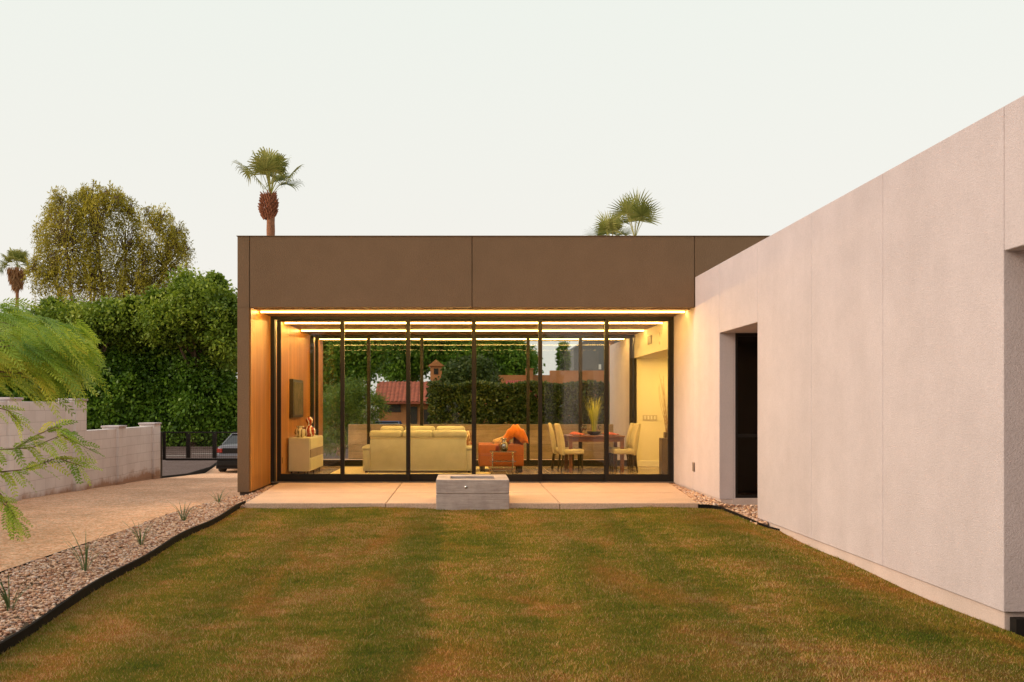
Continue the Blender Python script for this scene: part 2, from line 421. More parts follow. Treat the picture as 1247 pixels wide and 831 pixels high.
# ------------------------------------------------------------------ steel edging
M['edging'] = simple('black_steel_edging', (.010, .008, .007), .8, .3, 8, 30, .2)
M['edging'].node_tree.nodes['Principled BSDF'].inputs['Specular IOR Level'].default_value = .1
def strip(name, pts, h, w, label, mat=None, dz=0):
    b = MB(); bm = b.bm; prev = None
    for i, (x, y, z) in enumerate(pts):
        a = Vector(pts[max(i-1, 0)][:2]); c = Vector(pts[min(i+1, len(pts)-1)][:2]); d = (c-a).normalized(); n = Vector((-d.y, d.x))*w/2
        ring = [bm.verts.new((x-n.x, y-n.y, z-.12)), bm.verts.new((x+n.x, y+n.y, z-.12)), bm.verts.new((x+n.x, y+n.y, z+h)), bm.verts.new((x-n.x, y-n.y, z+h))]
        if prev:
            for k in range(4): bm.faces.new((prev[k], prev[(k+1) % 4], ring[(k+1) % 4], ring[k]))
        else: bm.faces.new(ring[::-1])
        prev = ring
    bm.faces.new(prev)
    return tag(b.build(name, mat or M['edging']), label, 'edging')
pts = [(lawn_left(y)-.012+.012*math.sin(y*2.2), y, zlawn(lawn_left(y), y)) for y in np.arange(-3, 13.9, .25)]
strip('garden_edging', pts, .07, .022, 'black steel edging between the lawn and the strip of river rock')
def xe(y): return lerp(y, [-4, 8.4, 10.6, 12.7, 15.4], [-4.35, -4.22, -4.12, -4.1, -3.80])
strip('garden_edging', [(xe(y)+.01*math.sin(y*1.7), y, -.14) for y in np.arange(-4, 15.5, .3)], .04, .016, 'thin black steel edging between the gravel drive and the strip of river rock')
strip('garden_edging', [(3.37, 13.36, -.06), (3.56, 13.34, -.07), (3.66, 13.2, -.08), (3.68, 12.6, -.09), (3.70, 12.1, -.1), (3.725, 11.75, -.12), (3.79, 11.5, -.14), (3.855, 11.35, -.15)], .05, .016, 'short black steel edging curving round the rock bed by the white wall')
strip('garden_edging', [(-7.56, 23.2, zdrive(23.2)), (-8.5, 28.6, zdrive(28.6)), (-9.78, 35.8, zdrive(35.8)), (-10.8, 41.6, zdrive(41.6))], .05, .06, 'dark edging line along the far gravel drive beyond the gate')

# ------------------------------------------------------------------ river rock beds
def rockmat():
    m, nt, b = nodemat('river_rock')
    a = nt.nodes.new('ShaderNodeAttribute'); a.attribute_name = 'rnd'
    c = ramp(nt, a.outputs['Fac'], [(0, (.18, .08, .05)), (.2, (.42, .20, .11)), (.4, (.60, .36, .22)), (.6, (.66, .45, .31)), (.75, (.48, .30, .24)), (.9, (.80, .64, .52)), (1, (.30, .22, .20))])
    c = mixc(nt, c, ramp(nt, noise(nt, 60, 3, vec=pos(nt)), [(.3, (.8, .8, .8)), (.7, (1.15, 1.15, 1.15))]), 1., 'MULTIPLY')
    nt.links.new(c, b.inputs['Base Color']); b.inputs['Roughness'].default_value = .7
    return m
M['rock'] = rockmat()
def ico():
    b = bmesh.new(); bmesh.ops.create_icosphere(b, subdivisions=1, radius=1)
    v = np.array([tuple(x.co) for x in b.verts]); f = np.array([[q.index for q in x.verts] for x in b.faces]); b.free(); return v, f
IV, IF = ico()
def rocks(name, pts, smin, smax, label):
    n = len(pts); pts = np.asarray(pts)
    s = smin+(smax-smin)*rng.random(n)**1.6
    sc = np.stack([s*(.8+.7*rng.random(n)), s*(.6+.5*rng.random(n)), s*(.35+.35*rng.random(n))], 1)
    v = IV[None]*(1+.55*(rng.random((n, len(IV), 1))-.5))*sc[:, None, :]
    a = rng.random(n)*2*math.pi; t = (rng.random(n)-.5)*1.1
    ct, st = np.cos(t)[:, None], np.sin(t)[:, None]
    y2 = v[:, :, 1]*ct-v[:, :, 2]*st; z2 = v[:, :, 1]*st+v[:, :, 2]*ct; x2 = v[:, :, 0]
    ca, sa = np.cos(a)[:, None], np.sin(a)[:, None]
    V = np.stack([x2*ca-y2*sa, x2*sa+y2*ca, z2], 2)+pts[:, None, :]
    Fa = (IF[None]+(np.arange(n)*len(IV))[:, None, None]).reshape(-1, 3)
    o = npmesh(name, V.reshape(-1, 3), Fa, M['rock'], attr=np.repeat(rng.random(n), len(IF)))
    return tag(o, label, 'rocks', kind='stuff')
pts = []
for _ in range(30000):
    y = 4.0+random.random()*11.6
    l = xe(y)+.03; r = (lawn_left(y)-.035) if y < 13.5 else -3.2+(y-13.4)*-.05
    if y > 15.35: l = -3.5
    x = l+(r-l)*random.random()
    if y > 14.2 and x < -3.52 and y > 15.3: continue
    pts.append((x, y, -.14+.045*min(1, (y-4)/10)+random.random()*.025))
for _ in range(2200):   # sliver between timber wall and patio
    y = 13.4+random.random()*3.6; x = -3.53+random.random()*(.40-.06*(y-13.4))
    pts.append((x, y, -.07+random.random()*.03))
rocks('river_rocks', pts, .007, .021, 'strip of tan and rust river rock beside the lawn')
bb = MB(); bb.prism([(-4.25, 3), (-2.9, 3), (-3.0, 6), (-3.14, 8.5), (-3.22, 11), (-3.23, 15.38), (-3.9, 15.38), (-4.2, 8)], 2, -.3, -.150); bb.box(-3.53, -3.2, 15.39, 16.98, -.3, -.09)
tag(bb.build('rock_bed_soil', M['earth']), kind='structure')
pts = []
for _ in range(3600):
    y = 11.75+random.random()*5.2
    if y > 13.42: l = 3.40+(y-13.4)*.09; r = 3.83
    else: l = 3.72; r = 3.84 if not (12.14 < y) else 4.9
    pts.append((l+(r-l)*random.random(), y, (-.10 if y < 13.4 else -.05)+random.random()*.025))
for _ in range(1800):
    pts.append((3.7+1.4*random.random(), 12.16+1.75*random.random(), -.10+random.random()*.025))
rocks('river_rocks', pts, .014, .034, 'small river rock bed along the foot of the white wall')
bb = MB(); bb.box(3.3, 3.83, 13.42, 16.98, -.3, -.09); bb.box(3.72, 3.83, 11.75, 13.41, -.3, -.12); bb.box(3.831, 5.2, 12.15, 13.94, -.3, -.115)
tag(bb.build('rock_bed_soil', M['earth']), kind='structure')

# ------------------------------------------------------------------ patio
M['patio'] = stucco('warm_patio_concrete', (.62, .43, .325), .08, .25, .8)
b = MB()
def L(y): return -3.16-(y-13.39)*.06
def Rr(y): return 3.38+(y-13.39)*.10
xs = [None, (490-VX)/66.47, (657-VX)/66.47, None]
for (y0, y1) in ((13.39, 14.97), (15.01, 16.93)):
    cuts = [-1.13, 1.385]
    xl0, xl1, xr0, xr1 = L(y0), L(y1), Rr(y0), Rr(y1)
    segs = [((xl0, xl1), (-1.13-.006,)*2), ((-1.13+.006,)*2, (1.385-.006,)*2), ((1.385+.006,)*2, (xr0, xr1))]
    for (a0, a1), (c0, c1) in segs:
        b.prism([(a0, y0), (c0, y0), (c1, y1), (a1, y1)], 2, -.13, 0, .006)
tag(b.build('patio', M['patio']), kind='structure')
b = MB(); b.box(-3.1, 3.3, 13.42, 16.9, -.3, -.02)
b2 = b.build('patio_base', M['earth']); tag(b2, kind='structure')

# ------------------------------------------------------------------ the house
H = thing('house', 'flat roofed modern stucco house, brown glass fronted wing joined to a long white wing', 'house', (0, 15.4, 0))
CZ = 3.04
def part(mb, name, mat, label=None, **k):
    o = mb.build(name, mat, H, **k)
    if label: o['label'] = label
    return o
# brown fascia with scored joints
b = MB()
G = .007
for x0, x1 in ((-3.76, -3.557-G), (-3.557+G, .136-G), (.136+G, 3.83-G), (3.83+G, 9.5)):
    b.box(x0, x1, 15.4, 15.58, CZ, 4.22, .004, 1)
b.box(-3.75, 9.4, 15.42, 15.7, CZ+.05, 4.21)
b.box(-3.76, 9.4, 23.3, 23.5, CZ, 4.22); b.box(9.3, 9.5, 15.7, 23.3, CZ, 4.22)
b.box(-3.762, -3.56, 15.585, 23.3, CZ+.3, 4.221)
b.box(-3.775, 9.53, 15.388, 15.74, 4.219, 4.228)
part(b, 'fascia', M['brown'], 'brown stucco roof fascia')
b = MB(); b.box(-3.76, -3.567, 15.4, 23.5, -.03, CZ-.0005, .004, 1); part(b, 'side_wall', M['brown'], 'brown stucco side wall')
b = MB(); b.box(-3.73, -3.57, 15.44, 23.4, -1.0, -.03); part(b, 'plinth', simple('dark_plinth', (.10, .07, .055), .9))
b = MB(); b.box(-3.6, 9.3, 15.7, 23.3, 3.3, 3.95); part(b, 'roof', simple('grey_roofing', (.3, .28, .26), .9))
# timber cladding boards (real grooves)
b = MB()
y = 15.43
while y < 23.2:
    y1 = min(y+.098, 23.25); b.box(-3.566, -3.54, y, y1-.004, -.02, CZ-.002, .003, 1); y = y1
part(b, 'timber_cladding', M['wood'], 'honey coloured vertical timber cladding')
# ceiling / soffit
b = MB(); b.box(-3.56, 3.92, 15.71, 23.29, CZ, CZ+.12); part(b, 'ceiling', M['soffit'])
# floors
def tilemat():
    m, nt, b = nodemat('floor_tile'); p = pos(nt, (1, 1, 0))
    br = nt.nodes.new('ShaderNodeTexBrick'); nt.links.new(p, br.inputs['Vector']); br.offset = 0
    br.inputs['Scale'].default_value = 1; br.inputs['Brick Width'].default_value = .9; br.inputs['Row Height'].default_value = .9; br.inputs['Mortar Size'].default_value = .006
    br.inputs['Color1'].default_value = (.34, .26, .18, 1); br.inputs['Color2'].default_value = (.30, .23, .16, 1); br.inputs['Mortar'].default_value = (.5, .42, .3, 1)
    col = mixc(nt, br.outputs['Color'], ramp(nt, noise(nt, 2.5, 5, vec=p), [(.3, (.8, .8, .8)), (.7, (1.15, 1.15, 1.15))]), 1., 'MULTIPLY')
    nt.links.new(col, b.inputs['Base Color']); b.inputs['Roughness'].default_value = .22
    return m
M['tile'] = tilemat()
b = MB(); b.box(-3.54, 6.4, 17.12, 21.5, -.3, -.0); part(b, 'floor', M['tile'])
b = MB(); b.box(-3.5, 8, 21.52, 24.55, -.3, -.01); o = b.build('rear_patio', M['patio']); tag(o, kind='structure')
# light strips
def ledstrip(y, x0, x1, w=.04):
    f = MB(); f.box(x0-.02, x1+.02, y-w/2-.02, y+w/2+.02, CZ-.006, CZ-.001)
    fo = part(f, 'light_channel', M['soffit'])
    l = MB(); l.box(x0, x1, y-w/2, y+w/2, CZ-.030, CZ-.0065)
    lo = l.build('light_strip', M['led'], None)
    for v in lo.data.vertices: v.co -= H.location
    lo.parent = fo
for y in (16.0, 18.15, 20.0, 22.5): ledstrip(y, -3.50, 3.80 if y < 17 else 3.88)

# sliding glass doors
gX = [-3.51, -2.232, -1.023, .18, 1.40, 2.618, 3.845]
def glasswall(y0, name, frame_name, x0, x1, cuts, track=True, z1=CZ, railh=.13):
    f = MB()
    f.box(x0, x0+.07, y0-.02, y0+.14, 0, z1, .003, 1); f.box(x1-.03, x1+.03, y0-.02, y0+.14, 0, z1, .003, 1)
    f.box(x0+.07, x1-.03, y0-.02, y0+.14, z1-.05, z1-.001)
    f.box(x0+.07, x1-.03, y0-.015, y0+.135, -.004, .018)
    fo = part(f, frame_name, M['black'])
    t = MB(); t.box(x0+.02, x1, y0-.045, y0-.021, .002, .014)
    to = t.build('door_track', M['track'], None); 
    for v in to.data.vertices: v.co -= H.location
    to.parent = fo
    for i in range(len(cuts)-1):
        a = cuts[i]-.035 + (.105 if i == 0 else 0); c = cuts[i+1]+.035-(.065 if i == len(cuts)-2 else 0)
        yy = y0+(.0 if i % 2 else .06)
        p = MB(); w = .072
        p.box(a, a+w, yy, yy+.05, .02, z1-.052, .003, 1); p.box(c-w, c, yy, yy+.05, .02, z1-.052, .003, 1)
        p.box(a+w, c-w, yy, yy+.05, .02, .02+railh, .002, 1); p.box(a+w, c-w, yy, yy+.05, z1-.085, z1-.0525, .002, 1)
        po = part(p, name, M['black'])
        q = MB(); q.box(a+w, c-w, yy+.018, yy+.03, .02+railh, z1-.085)
        qo = q.build('glass_pane', M['glass' if y0 < 20 else 'rear_glass'], None)
        for v in qo.data.vertices: v.co -= H.location
        qo.parent = po
glasswall(17.0, 'sliding_door', 'door_frame', -3.54, 3.84, gX)
glasswall(21.38, 'rear_sliding_door', 'rear_door_frame', -3.54, 3.94, [-3.51, -2.2, -.975, .25, 1.48, 2.69, 3.92])
# interior right: bulkhead, alcove
b = MB()
b.box(3.92, 4.08, 17.13, 21.37, 2.5, CZ, 0); part(b, 'bulkhead', M['white_int'])
b = MB()
b.box(3.98, 6.4, 21.38, 21.55, 0, 2.6); b.box(6.3, 6.45, 17.2, 21.38, 0, 2.6); b.box(4.081, 6.3, 17.13, 21.38, 2.5, 2.62)
b.box(3.925, 6.3, 16.95, 17.13, 0, 2.6)
part(b, 'alcove_wall', M['white_int'])
b = MB(); b.box(3.985, 6.3, 21.35, 21.378, 0.001, .14, .004, 1); part(b, 'baseboard', M['white_paint'])
b = MB(); b.box(4.12, 4.45, 21.362, 21.379, 1.07, 1.19, .003, 1)
sw = part(b, 'switch_plate', simple('beige_plate', (.50, .44, .33), .5))
b = MB()
for k in range(4): b.box(4.15+k*.075, 4.185+k*.075, 21.352, 21.3615, 1.09, 1.17, .002, 1)
o = b.build('switch', M['white_paint'], None)
for v in o.data.vertices: v.co -= H.location
o.parent = sw
b = MB(); b.box(3.905, 3.919, 19.35, 19.75, 2.70, 2.88, .003, 1)
o = part(b, 'air_vent', simple('vent_grey', (.22, .18, .12), .6))
for yy, zz in ((18.55, 2.84), (18.55, 2.66)):
    b = MB(); b.lathe([(0, .012), (.03, .012), (.035, 0), (0, 0)], n=14)
    o = b.build('wall_sensor', M['conc'], None, world=False); o.rotation_euler = (0, -math.pi/2, 0); o.location = Vector((3.919, yy, zz))-H.location; o.parent = H
# rear exterior extension of white wall beyond glass
b = MB(); b.box(3.96, 4.2, 21.56, 25.2, -.2, CZ-.001); part(b, 'rear_wall', M['white'])
# glowing discs added under the alcove ceiling to brighten it, hidden from view
for (x, y) in ((4.7, 20.6), (4.7, 18.6), (5.7, 19.6)):
    b = MB(); b.lathe([(.0, 2.494), (.06, 2.494), (.06, 2.4985)], x, y, 20)
    part(b, 'alcove_fill_disc', M['alcove_fill'])

# white wing
TZ = 3.54
def wb(b, y0, y1, z0, z1, g=.004, x0=3.84, x1=4.06):
    b.box(x0, x1, y0+g/2, y1-g/2, z0, z1, .005, 1)
b = MB()
wb(b, 13.95, 15.56, 0, TZ); wb(b, 15.56, 17.10, 0, TZ-.3)
wb(b, 12.14, 13.95, 2.5, TZ, .002)
wb(b, 10.26, 12.14, -.062, TZ, .002); wb(b, 8.51, 10.26, -.062, TZ, .006); wb(b, 6.60, 8.51, -.062, TZ, .01)
wb(b, 3.0, 6.60, 2.51, TZ, .006); wb(b, -1.5, 3.0, -.062, TZ)
b.box(3.87, 4.05, -1.4, 6.5, 2.52, TZ-.01); b.box(3.87, 4.05, 6.62, 12.1, -.05, TZ-.01); b.box(3.87, 4.05, 12.1, 15.5, 2.52, TZ-.01)
# returns
b.box(4.061, 4.07+.01, 13.953, 13.99, 0, 2.5)
b.box(4.06, 5.2, 11.95, 12.138, -.06, 2.5); b.box(4.061, 4.899, 6.602, 6.78, -.062, 2.509)
b.box(5.2, 5.35, 12.0, 14.1, -.1, 2.5)
b.box(4.9, 5.0, 2.8, 6.8, -.1, 2.509); b.box(4.061, 4.899, 2.8, 2.99, -.1, 2.509)
b.box(4.061, 5.2, 12.0, 14.2, 2.5, 2.6); b.box(4.061, 5.2, 3.0, 6.8, 2.51, 2.6)
part(b, 'white_wall', M['white'], 'long white stucco wing wall')
b = MB()
b.box(4.05, 9.4, -1.4, 15.38, 3.2, 3.45); part(b, 'roof', simple('flat_roofing', (.3, .28, .26), .9), 'flat roof of the white wing')
for bx_ in ((3.865, 4.04, 6.64, 12.13, -.6, -.061), (3.865, 4.04, -1.4, 3.0, -.6, -.061), (3.86, 4.04, 13.96, 16.95, -.3, -.0005), (4.041, 5.2, 13.955, 14.1, -.3, .016), (4.041, 4.9, 6.66, 6.9, -.6, -.063)):
    b = MB(); b.box(*bx_, .004, 1); part(b, 'stem_wall', M['stem'])
b = MB(); b.box(3.90, 4.5, 6.55, 6.63, -.3, -.10); part(b, 'footing_cover', M['black'])
# recess window
f = MB(); f.box(4.072, 4.12, 13.96, 14.02, .018, 2.499); f.box(5.15, 5.198, 13.96, 14.02, .018, 2.499)
f.box(4.12, 5.15, 13.96, 14.02, .018, .06); f.box(4.12, 5.15, 13.96, 14.02, 2.45, 2.499); f.box(4.12, 5.15, 13.965, 14.015, .93, .98)
fo = part(f, 'window', M['black'])
q = MB(); q.box(4.12, 5.15, 13.985, 13.997, .06, .93); q.box(4.12, 5.15, 13.985, 13.997, .98, 2.45)
qo = q.build('glass_pane', M['dark_glass'], None)
for v in qo.data.vertices: v.co -= H.location
qo.parent = fo
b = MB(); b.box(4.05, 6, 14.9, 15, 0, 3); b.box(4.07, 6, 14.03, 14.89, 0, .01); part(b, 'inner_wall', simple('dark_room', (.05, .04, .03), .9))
# outlet cover on white wall
b = MB(); b.box(3.822, 3.839, 15.42, 15.54, .31, .46, .004, 1)
part(b, 'outlet_cover', simple('grey_cover', (.16, .12, .10), .5))
b = MB(); b.box(-3.539, -3.530, 18.05, 18.13, .28, .40, .002, 1)
part(b, 'outlet', simple('brown_outlet', (.2, .12, .07), .5))

# ------------------------------------------------------------------ fire pit
fp = thing('fire_pit', 'board formed grey concrete fire pit at the front edge of the patio', 'fire pit', (.125, 13.3, -.1))
def fpmat():
    m, nt, b = nodemat('board_formed_concrete'); p = pos(nt)
    n1 = noise(nt, 3, 6, .7, p); n2 = noise(nt, 1, 4, .6, pos(nt, (4, 4, 45)))
    col = ramp(nt, n1, [(.3, (.34, .27, .25)), (.7, (.54, .45, .42))])
    col = mixc(nt, col, ramp(nt, n2, [(.3, (.8, .78, .76)), (.7, (1.08, 1.08, 1.08))]), 1., 'MULTIPLY')
    nt.links.new(col, b.inputs['Base Color']); b.inputs['Roughness'].default_value = .85
    bump(nt, b, n2, .6, .008); return m
M['board'] = fpmat()
b = MB()
x0, x1, y0, y1 = -.40, .65, 13.3, 14.33
# block built of two lifts with a groove between; top ring around a trough
b.box(x0, x1, y0, y1, -.15, .135, .008, 1)
b.box(x0+.012, x1-.012, y0+.012, y1-.012, .13, .15)
b.box(x0, x1, y0, y0+.22, .142, .345, .010, 2); b.box(x0, x1, y1-.30, y1, .142, .345, .010, 2)
b.box(x0, x0+.20, y0+.222, y1-.302, .142, .3445, .004, 1); b.box(x1-.20, x1, y0+.222, y1-.302, .142, .3445, .004, 1)
b.build('concrete_block', M['board'], fp)
b = MB(); b.box(x0+.2, x1-.2, y0+.22, y1-.3, .15, .27); b.build('burner_tray', simple('lava_tray', (.05, .04, .04), .9, bscale=30, bstr=1, bdist=.03), fp)
b = MB(); b.lathe([(0, .008), (.009, .008), (.010, .004), (.021, .003), (.022, 0), (0, 0)], n=20)
o = b.build('gas_key_valve', simple('steel', (.5, .47, .45), .35, metal=.9), None, world=False, smooth=True); o.rotation_euler = (math.pi/2, 0, 0); o.location = Vector((.03, 13.299, .24))-fp.location; o.parent = fp

# ------------------------------------------------------------------ block wall along the drive
bw = thing('block_wall', 'white painted concrete block boundary wall stepping down along the gravel drive', 'wall', (-7.5, 15, -.2))
WX = -7.5
b = MB(); b.box(WX-.2, WX, 2, 18.2, -.9, 1.48, .006, 1); b.build('wall_section', M['block'], bw)['label'] = 'tall near section of block wall'
b = MB(); b.box(WX-.2, WX, 18.2, 22.4, -1.1, .91, .006, 1); b.build('wall_section', M['block'], bw)['label'] = 'low far section of block wall'
for y0, y1, zt in ((10.5, 10.9, 1.50), (15.2, 15.62, 1.50), (17.8, 18.3, 1.50), (20.0, 20.42, .93), (22.3, 22.75, .95)):
    b = MB(); b.box(WX-.3, WX+.06, y0, y1, -1.1, zt, .006, 1); p = b.build('pier', M['block'], bw)
    b = MB(); b.box(WX-.32, WX+.08, y0-.03, y1+.03, zt+.001, zt+.045, .008, 1); 
    c = b.build('cap', M['white'], None)
    for v in c.data.vertices: v.co -= bw.location
    c.parent = p

# ------------------------------------------------------------------ gate
gt = thing('driveway_gate', 'low black metal driveway gate with mesh screen at the end of the block wall', 'gate', (-7.4, 22.9, -.37))
GY = 22.9
def gx_(px): return (px-VX)/F*GY
def gz_(py): return CH-(py-VY)/F*GY
x0, x1 = gx_(198), gx_(300)
b = MB()
b.box(x0, x0+.07, GY, GY+.05, gz_(560.5), gz_(526), .003, 1)
for px in (229, 261): b.box(gx_(px)-.05, gx_(px)+.05, GY, GY+.05, gz_(558), gz_(528))
b.box(x0+.07, x1, GY+.002, GY+.048, gz_(561), gz_(558.5)); b.box(x0+.07, x1, GY+.002, GY+.048, gz_(527.6), gz_(526))
b.build('gate_frame', M['black'], gt)
b = MB()
x = x0+.1
while x < x1: b.tube([(x, GY+.025, gz_(558.6)), (x, GY+.025, gz_(527.5))], .0025, 4); x += .05
z = gz_(556)
while z < gz_(528): b.tube([(x0+.07, GY+.032, z), (x1, GY+.032, z)], .0025, 4); z += .05
b.build('mesh_screen', M['black'], gt)
b = MB(); b.box(gx_(194.5), gx_(196.2), GY-.05, GY+.1, -.6, gz_(526), .003, 1); b.build('gate_post', M['black'], gt)

# ------------------------------------------------------------------ cars
def carpaint(name, c, metal=.5):
    m, nt, b = nodemat(name); b.inputs['Base Color'].default_value = (*c, 1); b.inputs['Metallic'].default_value = metal
    b.inputs['Roughness'].default_value = .32; b.inputs['Coat Weight'].default_value = .6; b.inputs['Coat Roughness'].default_value = .08
    n = noise(nt, 3, 3, vec=pos(nt)); nt.links.new(ramp(nt, n, [(.3, tuple(x*.93 for x in c)), (.7, c)]), b.inputs['Base Color'])
    return m
def make_car(label, loc, paint, rz=0):
    """rear of the car towards -Y; length along Y"""
    t = thing('parked_car', label, 'car', loc, rz)
    W = .90
    # side profile stations (y, zbottom, zbelt(top of body), halfwidth)
    st = [(-2.32, .42, .80, .70), (-2.28, .32, .98, .80), (-2.1, .24, 1.03, .87), (-1.5, .22, 1.03, .90), (-.8, .2, .98, .91), (.6, .2, .95, .91), (1.2, .2, .93, .90), (1.9, .22, .86, .87), (2.25, .28, .74, .78), (2.36, .36, .62, .62)]
    b = MB(); bm = b.bm; prev = None
    for (y, zb, zt, hw) in st:
        prof = [(-hw*.93, zb), (-hw, zb+.12), (-hw*1.0, (zb+zt)/2+.02), (-hw*.965, zt-.08), (-hw*.88, zt), (0, zt+.03), (hw*.88, zt), (hw*.965, zt-.08), (hw, (zb+zt)/2+.02), (hw, zb+.12), (hw*.93, zb)]
        ring = [bm.verts.new((x, y, z)) for x, z in prof]
        if prev:
            for k in range(len(ring)): bm.faces.new((prev[k], prev[(k+1) % len(ring)], ring[(k+1) % len(ring)], ring[k]))
        else: bm.faces.new(ring)
        prev = ring
    bm.faces.new(prev[::-1])
    b.build('body', paint, t, world=False, angle=50, sub=2)
    g = MB(); bm = g.bm
    base = [(-1.75, 1.01, .74), (1.15, .93, .76)]; top = [(-1.05, 1.37, .56), (.25, 1.39, .57)]
    v = [bm.verts.new(p) for p in [(-.74, -1.75, 1.01), (.74, -1.75, 1.01), (.78, 1.15, .93), (-.78, 1.15, .93), (-.58, -.95, 1.36), (.58, -.95, 1.36), (.58, .3, 1.38), (-.58, .3, 1.38)]]
    for f in ((0, 1, 5, 4), (1, 2, 6, 5), (2, 3, 7, 6), (3, 0, 4, 7)): bm.faces.new([v[i] for i in f])
    m_, nt, bb_ = nodemat('car_glass'); bb_.inputs['Base Color'].default_value = (.015, .016, .018, 1); bb_.inputs['Roughness'].default_value = .08
    g.build('window_glass', m_, t, world=False)
    r = MB(); r.box(-.60, .60, -1.0, .36, 1.35, 1.40, .03, 3)
    for s in (-1, 1):
        r.tube([(s*.75, -1.75, 1.0), (s*.59, -.96, 1.37)], .03, 6); r.tube([(s*.79, 1.15, .93), (s*.59, .31, 1.38)], .028, 6); r.tube([(s*.80, -.2, .97), (s*.60, -.25, 1.37)], .03, 6)
    r.build('roof', paint, t, world=False)
    dk = M['black']
    u = MB(); u.box(-.84, .84, -2.30, 2.2, .17, .34, .03, 2); u.box(-.80, .80, -2.36, -2.2, .27, .47, .03, 2); u.build('lower_trim', dk, t, world=False)
    bp = MB(); bp.box(-.86, .86, -2.40, -2.15, .50, .70, .05, 3); bp.build('rear_bumper', paint, t, world=False)
    tb = MB(); tb.box(-.60, .60, -2.335, -2.2, .73, .90, .01, 1); tb.build('rear_panel', dk, t, world=False)
    tm = simple('tail_lamp', (.35, .03, .02), .25)
    for s in (-1, 1):
        l = MB(); l.box(min(s*.6, s*.82), max(s*.6, s*.82), -2.345, -2.15, .74, .89, .02, 2); l.build('tail_light', tm, t, world=False)
        l = MB(); l.box(min(s*.5, s*.78), max(s*.5, s*.78), 2.2, 2.36, .56, .70, .02, 2); l.build('headlight', M['white_paint'], t, world=False)
        for y in (-1.42, 1.42):
            wobj = bpy.data.objects.new('wheel', None)
            w = MB(); w.lathe([(.2, -.1), (.30, -.11), (.325, -.07), (.325, .07), (.30, .11), (.2, .1)], n=28)
            tyre = w.build('wheel', simple('tyre_rubber', (.02, .02, .02), .9), None, world=False, smooth=True)
            tyre.rotation_euler = (0, math.pi/2, 0); tyre.location = (s*.82, y, .325); tyre.parent = t
            rm = MB(); rm.lathe([(0, .09*s), (.06, .10*s), (.2, .07*s), (.21, -.05*s), (0, -.05*s)], n=20)
            ro = rm.build('rim', simple('rim_alloy', (.5, .5, .5), .35, metal=.8), None, world=False, smooth=True); ro.parent = tyre
            bpy.data.objects.remove(wobj)
    return t
make_car('silver grey sedan seen from behind, parked on the drive beyond the black gate', ((308-VX)/F*35.0, 35.2, -1.01), carpaint('silver_paint', (.17, .16, .18)))
make_car('blue car whose roof shows above the board formed concrete wall', ((472-VX)/F*47, 47.5, -.78), carpaint('blue_paint', (.04, .08, .22), .2))

# ------------------------------------------------------------------ interior furniture
cream = simple('cream_lacquer', (.70, .66, .48), .35, .03)
sb = thing('sideboard', 'cream lacquered sideboard with a grey middle drawer against the timber wall', 'sideboard', (-3.3, 19.4, 0))
b = MB(); b.box(-3.51, -3.09, 18.57, 20.25, .09, .76, .006, 1); b.build('cabinet', cream, sb)
for i, (za, zb, mt) in enumerate(((.535, .745, cream), (.36, .525, simple('grey_drawer', (.24, .19, .14), .5)), (.10, .35, cream))):
    for j, (ya, yb) in enumerate(((18.60, 19.40), (19.42, 20.22))):
        b = MB(); b.box(-3.089, -3.07, ya, yb, za, zb, .003, 1); b.build('drawer', mt, sb)
for x in (-3.46, -3.14):
    for y in (18.65, 19.4, 20.15):
        b = MB(); b.box(x-.015, x+.015, y-.015, y+.015, 0, .0895); b.build('leg', M['black'], sb)
pf = thing('picture_frame', 'dark framed artwork hanging on the timber wall above the sideboard', 'picture', (-3.53, 19.4, 1.55))
b = MB(); b.box(-3.538, -3.46, 18.80, 20.0, 1.16, 1.95, .006, 1); b.build('frame', simple('dark_frame', (.035, .028, .022), .4), pf)
b = MB(); b.box(-3.4595, -3.452, 18.86, 19.94, 1.22, 1.89); b.build('canvas', simple('dark_canvas', (.06, .045, .028), .8, .7, 7), pf)
# vases
def swirl(name, a, c):
    m, nt, b = nodemat(name); w = nt.nodes.new('ShaderNodeTexWave'); w.inputs['Scale'].default_value = 2.6; w.inputs['Distortion'].default_value = 7
    nt.links.new(pos(nt, (1.5, 1.5, 2.2)), w.inputs['Vector']); nt.links.new(ramp(nt, w.outputs['Fac'], [(.0, a), (.72, a), (.84, c), (1, c)]), b.inputs['Base Color'])
    b.inputs['Roughness'].default_value = .08; b.inputs['Coat Weight'].default_value = .8; return m
b = MB(); b.lathe([(0, .0), (.07, 0), (.10, .03), (.135, .09), (.13, .15), (.08, .20), (.04, .235), (.045, .27), (.075, .31), (.08, .35), (.055, .40), (.03, .415), (0, .41)], n=28)
o = b.build('gourd_vase', swirl('red_glass', (.30, .03, .015), (.8, .75, .7)), None, smooth=True); o.location = (-3.22, 19.35, .7605)
tag(o, 'glossy red gourd shaped glass vase with white stripes on the sideboard', 'vase')
b = MB(); b.lathe([(0, 0), (.07, 0), (.10, .03), (.115, .10), (.10, .16), (.07, .185), (.065, .20), (.085, .235), (.07, .235), (.05, .2), (0, .19)], n=28)
o = b.build('patterned_jar', swirl('ivory_pattern', (.62, .55, .40), (.12, .07, .04)), None, smooth=True); o.location = (-3.33, 18.85, .7605)
tag(o, 'small ivory and brown patterned jar at the near end of the sideboard', 'jar')

# rug
b = MB(); b.box(-2.75, .55, 18.95, 21.2, .001, .014, .004, 1)
tag(b.build('area_rug', simple('cream_rug', (.74, .66, .42), .95, .08, 12, 160, .6)), 'pale cream area rug under the sofa', 'rug')

